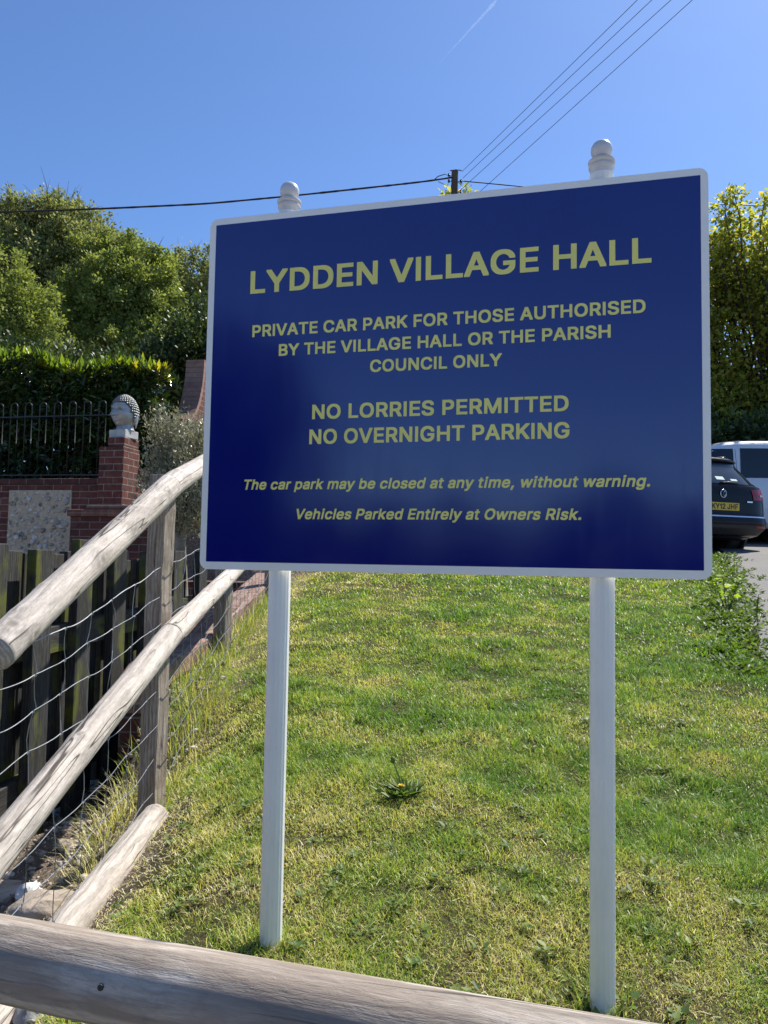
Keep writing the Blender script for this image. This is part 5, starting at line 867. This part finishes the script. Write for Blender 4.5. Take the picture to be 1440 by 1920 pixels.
# grey-green shrub against the wall
ob = Vector((-1.60, 6.1, H(-1.60, 6.1))); olive = thing('olive_shrub', 'airy grey-green small-leaved shrub with pale stem between pillar and notice board', 'shrub', ob)
g = np.random.default_rng(66); tips = []; mb = MB()
tr = [Vector((0, 0, -.05)), Vector((.03, 0, .7)), Vector((-.02, .02, 1.35)), Vector((.02, 0, 1.8))]; mb.tube(tr, [.055, .05, .045, .03], 9)
for k in range(190):
    a = g.uniform(0, 6.28); c = Vector((np.clip(g.normal(0.02, .14), -.24, .3), g.normal(0, .15), 1.78+g.uniform(-.42, .34))); s_ = tr[2].lerp(tr[3], g.random())
    e = c+Vector((g.normal(0, .06), g.normal(0, .06), g.uniform(.05, .25))); mb.tube([s_, s_.lerp(c, .6)+Vector(g.normal(0, .03, 3)), c, e], [.010, .006, .0035, .0015], 4, caps=False); tips.append((c, e))
mb.build('trunk', M['palebark'], olive, smooth=True)
Ps, Ds, Ns = [], [], []
for c, e in tips:
    for j in range(95):
        q = g.random(); p = c.lerp(e, q)+Vector(g.normal(0, .045, 3)); Ps.append(p[:]); Ds.append(g.normal(0, .6, 3)+np.array([0, 0, .7])); Ns.append(g.normal(0, 1, 3))
L = g.uniform(.022, .045, len(Ps)); V, F = leaf_flat(np.array(Ps), np.array(Ds), np.array(Ns), L, L*.34); bulk('foliage', V, F, 4, M['leafolive'], olive)
# leafy multi-stemmed trees: upright leafy shoots
def shoot_tree(name, label, bx, by, spots, m, seed, leaf=.17, per=26, group=None):
    g = np.random.default_rng(seed); b0 = Vector((bx, by, H(bx, by)-.1)); t = thing(name, label, 'tree', b0, 0, group); mb = MB(); Ps, Ds, Ns = [], [], []
    mb.tube([(0, 0, 0), (.1, .05, 1.2), (.05, 0, 2.6)], [.2, .17, .13], 9)
    for (x, y, z0, z1) in spots:
        a = Vector((x-b0.x, y-b0.y, z0-b0.z)); e = Vector((a.x+g.normal(0, .12), a.y+g.normal(0, .12), z1-b0.z)); f = Vector((a.x*.25, a.y*.25, max(.5, a.z*.45)))
        mb.tube([f, a, a.lerp(e, .5)+Vector(g.normal(0, .05, 3)), e], [.05, .03, .018, .005], 5)
        k = int(per*(z1-z0)/.45)
        for j in range(k):
            q = g.random(); sp = .05+.30*(1-q)**.7; o = g.normal(0, sp, 3); o[2] *= .5
            p = np.array(a.lerp(e, q)[:])+o; Ps.append(p); Ds.append(o*3+g.normal(0, .4, 3)+np.array([0, 0, -.1])); Ns.append(g.normal(0, .6, 3)+np.array([0, 0, .5]))
    L = g.uniform(leaf*.55, leaf*1.15, len(Ps)); V, F = leaf_geo(np.array(Ps), np.array(Ds), np.array(Ns), L, L*.95, .2); bulk('crown', V, F, 4, m, t)
    mb.build('trunk', M['bark'], t, smooth=True); return t
g = np.random.default_rng(31); spots = []
for k in range(420):
    x = g.uniform(6.6, 12.5); y = g.uniform(17.1, 18.1); zt = 8.75-.05*(x-8.3)**2+g.uniform(-1.1, .35); zt -= max(0, 7.5-x)*.8
    z1 = zt-g.choice([0, 0, .9, 1.9, 2.9, 3.8, 4.7, 5.4]); spots.append((x, y, z1-g.uniform(.8, 1.6), z1))
v = at(1372, 352, 17); spots.append((v.x, v.y, v.z-1.4, v.z)); v = at(1390, 348, 17); spots.append((v.x, v.y, v.z-1.6, v.z)); v = at(1425, 356, 17); spots.append((v.x, v.y, v.z-1.6, v.z))
shoot_tree('maple_tree', 'yellow-green young maple tree of upright shoots right of the notice board', 9.0, 17.6, spots, M['leafmaple'], 32, per=82, leaf=.12)
g = np.random.default_rng(33); spots = []
for k in range(60):
    x = g.uniform(1.2, 4.8); z1 = 11.6-.5*abs(x-2.6)-g.choice([0, .8, 1.8, 3.0]); spots.append((x, 25+g.uniform(-1, 1), z1-1.4, z1))
for px, py in ((833, 349), (881, 348), (838, 356)):
    v = at(px, py, 25); spots.append((v.x, v.y, v.z-1.6, v.z))
shoot_tree('maple_tree', 'tree whose yellow-green tips show above the board beside the utility pole', 2.8, 25, spots, M['leafmaple'], 34, per=22)
blobs = [((x, 15.9+.3*math.sin(x*3), 1.9+.75*j), (1.0, .8, .6), 40) for x in np.arange(5.6, 14, 1.3) for j in range(3)]
blobs += [((x, 19.2+.5*math.sin(x*1.7), 2.2+.85*j), (1.3, .9, .7), 26) for x in np.arange(-6.5, 5.6, 1.5) for j in range(4)]
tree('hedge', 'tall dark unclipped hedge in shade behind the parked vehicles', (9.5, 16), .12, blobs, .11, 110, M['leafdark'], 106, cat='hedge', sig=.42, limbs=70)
# weeds at the tarmac edge
Vs, Fs, base_ = [], [], 0; g = np.random.default_rng(41); mbs = MB()
for k in range(560):
    y = g.uniform(4.35, 10.4); x = float(xb(y))+g.normal(-.04, .13)*(.75+.06*y); z = H(x, y); h_ = g.uniform(.015, .075)*(.5 if y < 5.4 else 1)*(1.0 if abs(x-xb(y)) < .2 else .6); nn = g.integers(7, 18)
    q = g.random(nn); a = g.uniform(0, 6.28, nn); P = np.stack([x+np.cos(a)*.03, y+np.sin(a)*.03, z+q*h_], 1)
    D = np.stack([np.cos(a), np.sin(a), .25+.6*q], 1); Nn = np.stack([-np.cos(a)*.3, -np.sin(a)*.3, np.ones(nn)], 1)+g.normal(0, .25, (nn, 3)); L = g.uniform(.02, .055, nn)
    V, F = leaf_geo(P, D, Nn, L, L*.6, .15); Vs.append(V); Fs.append(F+base_); base_ += len(V)
tag(bulk('weeds', np.concatenate(Vs), np.concatenate(Fs), 4, M['leafweed']), kind='stuff')
def sprig(name, label, px, py, Y, h_, m, n, seed, leaf=.07, cat='plant', spread=.10):
    p = at(px, py, Y); p.z = H(p.x, p.y); t = thing(name, label, cat, p); g = np.random.default_rng(seed); mb = MB(); Ps, Ds, Ns = [], [], []
    for k in range(4):
        e = Vector((g.normal(0, spread), g.normal(0, spread), h_*g.uniform(.7, 1))); mb.tube([(0, 0, -.02), e*.5+Vector(g.normal(0, .015, 3)), e], [.006, .004, .002], 5)
        for j in range(n//4):
            q = g.uniform(.35, 1); o = g.normal(0, 1, 3); Ps.append(np.array((e*q)[:])); Ds.append(o*[1, 1, .4]+[0, 0, .3]); Ns.append(g.normal(0, .4, 3)+[0, 0, .9])
    mb.build('stem', M['bark'], t); L = g.uniform(leaf*.6, leaf*1.1, len(Ps)); V, F = leaf_geo(np.array(Ps), np.array(Ds), np.array(Ns), L, L*.8, .15); bulk('foliage', V, F, 4, m, t); return t
sprig('sapling', 'bright light green sapling standing by the right lower corner of the board', 1362, 1085, 6.4, .34, M['leafsap'], 60, 5, leaf=.07, spread=.13)
p = at(1420, 1180, 5.7); p.z = H(p.x, p.y); t = thing('dead_stalk', 'bare dark forked stalk among weeds at the tarmac edge', 'plant', p)
MB().tube([(0, 0, -.02), (.0, 0, .14), (.012, 0, .25)], [.006, .005, .002], 6).tube([(0, 0, .02), (.03, .0, .09), (.035, 0, .12)], [.004, .003, .0015], 5).build('stem', M['bark'], t)
# dandelion in the lawn
p = ground(758, 1498); dn_ = thing('dandelion', 'dandelion rosette with one yellow flower in the middle of the lawn', 'plant', p); g = np.random.default_rng(8)
n = 64; a = g.uniform(0, 6.28, n); V, F = leaf_geo(np.stack([np.cos(a)*.01+g.normal(0, .018, n), np.sin(a)*.01+g.normal(0, .018, n), np.full(n, .008)], 1), np.stack([np.cos(a)+g.normal(0, .3, n), np.sin(a)+g.normal(0, .3, n), g.uniform(.05, 1.1, n)], 1), np.stack([-np.cos(a)*.3, -np.sin(a)*.3, np.ones(n)], 1), g.uniform(.03, .10, n), g.uniform(.010, .020, n), .2)
bulk('foliage', V, F, 4, M['leafweed'], dn_)
MB().tube([(0, 0, 0), (-.02, -.03, .045), (-.012, -.05, .05)], [.003, .003, .003], 6).tube([(0, 0, 0), (-.02, .02, .07), (-.04, .035, .115)], [.003, .0028, .0025], 6).build('stem', M['leafweed'], dn_)
n = 60; a = g.uniform(0, 6.28, n); V, F = leaf_flat(np.tile([-.012, -.05, .052], (n, 1)), np.stack([np.cos(a), np.sin(a), g.uniform(.1, 1.2, n)], 1), np.stack([-np.cos(a), -np.sin(a), np.ones(n)], 1), np.full(n, .014), np.full(n, .005)); bulk('flower', V, F, 4, M['petal'], dn_)
MB().ball((-.041, .036, .12), .009, 8, 6, (1, 1, 1.4)).build('bud', M['leafweed'], dn_, smooth=True)
# trees the glossy board mirrors, and an unseen hedge added to darken its reflection
for k, (x, y, s_, hh) in enumerate(((-13.6, -12.6, 3.0, 7.8), (-19.5, -13, 3.6, 8.5))):
    tree('roadside_tree', ['dark roadside tree behind the photographer, mirrored in the left of the board', 'second dark roadside tree behind the photographer, farther from the board'][k], (x, y), .2, [((x, y, -.4+hh*.45), (s_, s_*.8, hh*.5), 260)], .2, 120, M['leafshade'], 200+k, sig=.6)
tree('reflection_hedge', 'long dark hedge added unseen behind the photographer to darken reflections in the board', (0, -13), .1, [((x, -13+.3*math.sin(x), .8+.35*math.sin(x*1.3)), (1.5, .8, 1.5), 70) for x in np.arange(-11, 14, 2.0)], .16, 110, M['leafshade'], 210, cat='hedge', sig=.45)

# ---------------------------------------------------------------- utility pole and overhead lines
pt = at(853, 322, 22); pb = Vector((pt.x-.12, pt.y, H(pt.x, pt.y)-.3)); h_ = pt.z-pb.z
pole = thing('utility_pole', 'wooden utility pole with overhead lines, its top showing above the notice board', 'utility pole', pb)
MB().tube([(0, 0, 0), (.06, 0, h_*.5), (.12, 0, h_)], [.15, .125, .10], 14).build('pole', M['pole'], pole, smooth=True, angle=40)
def T(x, y, z): return (x+.12, y, h_+z)
mb = MB(); mb.tube([T(-.12, -.03, .02), T(.02, 0, .06), T(.20, .02, .05)], .014, 6); mb.tube([T(-.15, 0, .04), T(-.04, 0, .0)], .012, 6); mb.build('top_fitting', M['iron'], pole)
for z, s in ((-.12, -1), (-.30, 1), (-.30, -1), (-.62, 1), (-.95, 1)):
    MB().tube([T(.07*s, -.02, z), T(.17*s, -.03, z-.02)], .012, 6).lathe([(.012, -.05), (.035, -.035), (.022, -.01), (.035, .0), (.022, .025), (.03, .04), (.01, .05)], T(.18*s, -.03, z), 10).build('insulator', M['iron'], pole, smooth=True, angle=40)
MB().tube([T(-.10, -.1, -.22), T(-.30, -.12, -.14), T(-.5, -.1, -.2), T(-.62, -.08, -.30)], .013, 6).tube([T(-.09, -.1, -.3), T(-.25, -.12, -.48), T(-.5, -.1, -.36)], .009, 6).tube([T(.1, -.05, -.34), T(.25, -.08, -.52), T(.36, -.05, -.38)], .010, 6).tube([T(-.1, -.1, -.42), T(-.16, -.12, -.75), T(-.1, -.1, -1.1)], .010, 6).build('jumper_loop', M['cable'], pole, smooth=True)
mb = MB(); mb.box(T(.05, -.05, -1.05), (1.3, .08, .10)); mb.build('crossarm', M['pole'], pole, bevel=.004)
def line(name, pts, r, m, label, group=None, sag=0.0, n=60, kinks=0):
    pts = [Vector(p) for p in pts]; P = []
    ln = [0.0]
    for a, b_ in zip(pts[:-1], pts[1:]): ln.append(ln[-1]+(b_-a).length)
    for s in np.linspace(0, ln[-1], n):
        k = min(len(pts)-2, max(0, int(np.searchsorted(ln, s))-1)); q = (s-ln[k])/(ln[k+1]-ln[k]); P.append(pts[k].lerp(pts[k+1], q))
    for _ in range(20): P[1:-1] = [(a+b_*2+c_)/4 for a, b_, c_ in zip(P[:-2], P[1:-1], P[2:])]
    for i, p in enumerate(P): q = i/(n-1); p.z -= sag*4*q*(1-q)
    if kinks:
        g = np.random.default_rng(3); rr = [r*(1+kinks*abs(g.normal(0, 1))*(.3+.7*i/(n-1))) for i in range(n)]
    else: rr = r
    o = MB().tube(P, rr, 6).build(name, m, None, smooth=True); return tag(o, label, 'cable', group)
GW = 'thin overhead wires running up from the pole'
dirw = None
for (sx, sy), (ex, ey), lab in (((866, 322), (1195, 0), 'thin overhead wire attached highest on the pole, first of four counting from the contrail'), ((868, 334), (1222, 0), 'thin overhead wire second of four counting from the contrail'),
                                ((858, 361), (1258, 0), 'thin overhead wire third of four counting from the contrail'), ((866, 390), (1298, 0), 'thin overhead wire farthest from the contrail, lowest of the four on the pole')):
    a = at(sx, sy, 21.95); b_ = at(ex, ey, 16.2); e = a+(b_-a)*4.2; line('overhead_wire', [a, b_, e], .007, M['thinwire'], lab, GW, sag=.0)
line('overhead_cable', [at(-420, 404, 19), at(0, 398, 20), at(200, 391, 20.4), at(390, 382, 20.9), at(560, 366, 21.3), at(700, 351, 21.6), at(800, 340, 21.8), at(846, 333, 21.95)], .022, M['cable'], 'thick black twisted overhead cable crossing the left sky to the pole', n=140, kinks=.22)
line('overhead_cable', [at(862, 339, 21.95), at(885, 341, 22), at(960, 348, 22.2), at(1140, 366, 22.8), at(1330, 382, 23.5), at(1440, 386, 24), at(1800, 392, 26)], .016, M['cable'], 'black overhead cable from the pole to the right past the maple tree', n=120, kinks=.12)
line('overhead_wire', [at(-200, 468, 34), at(300, 478, 33), at(395, 478, 33), at(820, 470, 32)], .016, M['thinwire'], 'thin faint wire low in the sky between the trees and the board')

# ---------------------------------------------------------------- contrail, high up
m, nt, b = newmat('contrail_vapour'); nt.nodes.remove(b); vo = nd(nt, 'VolumePrincipled', {'Color': (1, 1, 1, 1), 'Density': .0075, 'Anisotropy': .3})
nt.links.new(vo.outputs[0], nt.nodes['Material Output'].inputs['Volume'])
a = at(950, -20, 2600); b_ = at(815, 128, 2900); cP = [a.lerp(b_, q) for q in np.linspace(0, 1, 24)]; g = np.random.default_rng(2)
o = MB().tube(cP, [(5.5*(1-q)**.7+.5)*(1+.18*g.normal()) for q in np.linspace(0, 1, 24)], 10).build('contrail', m); tag(o, 'faint white aircraft contrail in the blue sky at the top', 'contrail')

# ---------------------------------------------------------------- vehicles
class Car:
    # rings of a rounded plan stacked up the height: z, rear y, front y, half width, corner exponent
    def __init__(s, prof, wide=1.0): s.p = np.array(prof, float); s.p[:, 3] *= wide; s.p[:, 4] += (1.6 if wide > 1 else 0)*(s.p[:, 0] < 1.0)
    def q(s, z): return [float(np.interp(z, s.p[:, 0], s.p[:, k])) for k in (1, 2, 3, 4)]
    def ring(s, u, z):
        r, f, w, e = s.q(z); c = math.cos(u); n_ = math.sin(u)
        return Vector((w*math.copysign(abs(c)**(2/e), c), (r+f)/2+(f-r)/2*math.copysign(abs(n_)**(2/e), n_), z))
    def rear(s, x, z, off=0.0):                    # x as a share of the half width
        r, f, w, e = s.q(z); x = max(-.9995, min(.9995, x)); return Vector((x*w, (r+f)/2-(f-r)/2*(1-abs(x)**e)**(1/e)-off, z))
    def front(s, x, z, off=0.0):
        r, f, w, e = s.q(z); x = max(-.9995, min(.9995, x)); return Vector((x*w, (r+f)/2+(f-r)/2*(1-abs(x)**e)**(1/e)+off, z))
    def side(s, y, z, sg, off=0.0):
        r, f, w, e = s.q(z); t = min(.9995, abs((y-(r+f)/2)/((f-r)/2))); return Vector((sg*(w*(1-t**e)**(1/e)+off), y, z))
    def shell(s, nu=96, sub=4):
        zs = []
        for a, b_ in zip(s.p[:-1, 0], s.p[1:, 0]): zs += list(np.linspace(a, b_, sub, endpoint=False))
        zs.append(s.p[-1, 0]); mb = MB()
        us = [2*math.pi*i/nu for i in range(nu)]
        vs = [s.ring(u, z) for z in zs for u in us]; m_ = len(zs)
        fs = [(j*nu+i, j*nu+(i+1) % nu, (j+1)*nu+(i+1) % nu, (j+1)*nu+i) for j in range(m_-1) for i in range(nu)]
        fs += [tuple(reversed(range(nu))), tuple(range((m_-1)*nu, m_*nu))]
        return mb.add(vs, fs)
def patch(fn, nu, nv): return MB().grid(fn, nu, nv)
def wheels(t, track, ya, yb, r, w):
    for x in (-1, 1):
        for y in (ya, yb):
            mb = MB(); prof = [(r*.66, -w/2), (r*.93, -w/2), (r, -w*.36), (r, w*.36), (r*.93, w/2), (r*.66, w/2)]
            k = len(mb.v); mb.lathe(prof, (0, 0, 0), 36); mb.v = [(p[2]*1.0+x*track, p[0]+y, p[1]+r) for p in mb.v]; wh = mb.build('wheel', M['rubber'], t, smooth=True, angle=35)
            rm = MB()
            for j in range(5):
                a = 2*math.pi*j/5; rm.box((x*(track)+x*w*.44, y+math.cos(a)*r*.36, r+math.sin(a)*r*.36), (.02, r*.62, r*.20), M=Matrix.Rotation(a, 3, 'X'))
            pr = MB().lathe([(r*.60, -.012), (r*.68, -.012), (r*.68, .012), (r*.60, .012)], (0, 0, 0), 30); rm.add([(p[2]+x*(track+w*.43), p[0]+y, p[1]+r) for p in pr.v], pr.f)
            rm.build('rim', M['rim'], wh)
            ar = MB().lathe([(.0, 0), (r*1.13, 0), (r*1.13, .02), (.0, .02)], (0, 0, 0), 30)
# black estate car seen from the rear
cp = at(1364, 960, 10.9); cz = at(1380, 1041, 11.2).z
suv = thing('parked_car', 'black estate car with yellow rear number plate parked right of the board', 'car', (cp.x, cp.y, H(cp.x, cp.y)), R(20))
C1 = Car([(.20, .35, 4.3, .76, 5), (.26, .13, 4.58, .85, 5), (.36, .02, 4.70, .885, 5), (.44, .0, 4.72, .90, 5), (.50, .02, 4.70, .905, 5), (.54, .05, 4.68, .905, 5), (.72, .065, 4.6, .91, 5), (.84, .08, 4.48, .90, 5), (.92, .10, 4.2, .88, 5), (.97, .12, 3.6, .86, 5), (1.02, .15, 3.3, .84, 4.6), (1.16, .27, 2.9, .79, 4.4), (1.30, .40, 2.5, .72, 4.4), (1.37, .42, 2.3, .68, 4.4), (1.40, .41, 2.2, .655, 4.2), (1.43, .47, 2.05, .615, 4), (1.46, .64, 1.9, .52, 3.5), (1.475, .88, 1.7, .38, 3)], 1.13)
C1.shell().build('body', M['carblack'], suv, smooth=True, angle=50)
patch(lambda a, b_: C1.rear(-.84+1.68*a, 1.00+.345*b_, .006), 24, 8).build('rear_window', M['glass'], suv, smooth=True, solid=0)
for sg in (-1, 1):
    for y0, y1 in ((.75, 1.55), (1.62, 2.55)):
        patch(lambda a, b_: C1.side(max(y0, y0+(y1-y0)*a*(1-.12*b_)+(.12*b_ if y0 < 1 else 0)), 1.00+.33*b_, sg, .005), 10, 6).build('side_window', M['glass'], suv, smooth=True)
    tl = patch(lambda a, b_: C1.rear(sg*(.54+.459*a), .765+.16*b_+.02*a, .010), 16, 6).build('tail_light', M['redlight'], suv, smooth=True)
    patch(lambda a, b_: C1.rear(sg*(.70+.20*a), .825+.03*b_, .014), 6, 2).build('reversing_lamp', plain('clear_lamp_lens', (.5, .4, .4), .15, coat=1.0), tl, smooth=True)
    rr_ = [C1.side(y, 1.425, sg, -.06)+Vector((0, 0, .03+.045*math.sin(math.pi*min(1, max(0, (y-.60)/1.55)))**.4)) for y in np.linspace(.62, 2.1, 14)]
    MB().tube(rr_, .014, 8).build('roof_rail', M['rim'], suv, smooth=True)
    patch(lambda a, b_: C1.rear(sg*(.55+.40*a), .36+.03*b_, .006), 10, 2).build('rear_reflector', M['redlight'], suv)
    patch(lambda a, b_: C1.front(sg*(.55+.42*a), .66+.12*b_, .006), 10, 4).build('headlight', M['glass'], suv)
    MB().box((sg*.92, 2.8, 1.0), (.20, .10, .14)).build('door_mirror', M['carblack'], suv, bevel=.03, smooth=True)
    for y in (.9, 3.75):
        ar = MB().lathe([(.36, -.02), (.375, -.01), (.375, .02), (.36, .03)], (0, 0, 0), 36); ar.v = [(p[2]+sg*.885, p[0]+y, p[1]+.33) for p in ar.v]; ar.build('wheel_arch', M['carplastic'], suv)
patch(lambda a, b_: C1.rear(-.93+1.86*a, .512+.020*b_, .010), 30, 2).build('bumper_strip', M['chrome'], suv)
patch(lambda a, b_: C1.rear(-.97+1.94*a, .22+.18*b_, .006), 30, 4).build('bumper', M['carplastic'], suv)
patch(lambda a, b_: C1.rear(-.88+1.76*a, 1.365+.05*b_, .05*(1-.6*b_)), 24, 3).build('spoiler', M['carblack'], suv, smooth=True, solid=.02)
MB().tube([C1.rear(.0, 1.01, .02), C1.rear(.16, 1.025, .02), C1.rear(.36, 1.02, .02)], [.016, .010, .006], 6).build('wiper', M['carplastic'], suv, smooth=True)
patch(lambda a, b_: C1.rear(-.02+.16*a, 1.06+.05*b_, .008), 4, 2).build('window_reflection', M['window_reflection'], suv)  # pale green patches painted as reflections on the rear glass
patch(lambda a, b_: C1.rear(.26+.13*a, 1.05+.03*b_, .008), 4, 2).build('window_reflection', M['window_reflection'], suv)
yp = C1.rear(0, .66).y
pl = MB().box((0, yp-.012, .66), (.524, .012, .112)).build('number_plate', M['plate'], suv, bevel=.002)
letters('plate_lettering', 'KY12 JHF', -.235, .235, .622, .078, M['plateblack'], pl, fn=lambda x, v, w: Vector((x, yp-.0195, v)))
ec = C1.rear(0, .845)-Vector((0, .010, 0)); em = MB()
rg = [ec+Vector((.052*math.cos(a), 0, .056*math.sin(a))) for a in np.linspace(0, 2*math.pi, 33)]; em.tube(rg, .0065, 6, caps=False)
for pts in (((-.036, .040), (-.012, -.006), (0, .018), (.012, -.006), (.036, .040)), ((-.046, .012), (-.022, -.046), (0, -.004), (.022, -.046), (.046, .012))):
    em.tube([ec+Vector((a, 0, b_)) for a, b_ in (pts if pts[0][0] == -.046 else ((-.026, .047), (0, .006), (.026, .047)))], .0060, 6)
em.build('emblem', M['chrome'], suv, smooth=True)
MB().box((.47, yp-.004, .74), (.10, .006, .022)).build('badge', M['chrome'], suv, bevel=.002)
wheels(suv, .77, .92, 3.70, .325, .22)
# white van behind it, side on
vp = at(1352, 1000, 14.2)
van = thing('parked_van', 'white small van parked side-on behind the black car', 'van', (vp.x+2.12, vp.y, H(vp.x+2.0, vp.y)), R(86))
C2 = Car([(.25, .15, 4.3, .80, 6), (.34, .03, 4.36, .88, 6), (.55, .0, 4.40, .90, 6), (.85, .02, 4.36, .905, 6), (1.0, .03, 4.15, .90, 6), (1.08, .035, 3.75, .89, 6), (1.14, .04, 3.42, .875, 6), (1.40, .07, 3.10, .83, 6), (1.62, .10, 2.78, .785, 6), (1.74, .14, 2.55, .745, 5.5), (1.80, .22, 2.35, .69, 5), (1.84, .40, 2.15, .55, 4.5), (1.855, .7, 1.9, .38, 4)])
C2.shell().build('body', M['vanwhite'], van, smooth=True, angle=50)
def win(nm, y0b, y1b, y0t, y1t, z0, z1, sg): patch(lambda a, b_: C2.side((y0b+(y0t-y0b)*b_)*(1-a)+(y1b+(y1t-y1b)*b_)*a, z0+(z1-z0)*b_, sg, .006), 12, 6).build(nm, M['glass'], van, smooth=True)
for sg in (-1, 1):
    win('side_window', .35, 2.03, .40, 2.0, 1.13, 1.67, sg); win('door_window', 2.14, 3.22, 2.12, 2.62, 1.16, 1.66, sg)
    patch(lambda a, b_: C2.side(2.082+.006*a, .40+1.25*b_, sg, .004), 2, 14).build('door_seam', M['carplastic'], van)
    patch(lambda a, b_: C2.side(2.12+.16*a, 1.02+.035*b_, sg, .02), 3, 2).build('door_handle', M['carplastic'], van)
    patch(lambda a, b_: C2.front(sg*(.50+.46*a), .78+.16*b_, .006), 10, 4).build('headlight', M['chrome'], van)
    patch(lambda a, b_: C2.rear(sg*(.84+.14*a), .9+.5*b_, .006), 4, 6).build('tail_light', M['redlight'], van)
    MB().box((sg*.97, 3.02, 1.16), (.16, .10, .18)).build('door_mirror', M['carplastic'], van, bevel=.03, smooth=True)
patch(lambda a, b_: C2.front(-.86+1.72*a, 1.14+.50*b_, .006), 20, 6).build('windscreen', M['glass'], van, smooth=True)
patch(lambda a, b_: C2.rear(-.8+1.6*a, 1.12+.50*b_, .006), 20, 6).build('rear_window', M['glass'], van, smooth=True)
patch(lambda a, b_: C2.front(-.9+1.8*a, .3+.22*b_, .008), 20, 3).build('bumper', M['carplastic'], van)
wheels(van, .78, .78, 3.52, .31, .20)
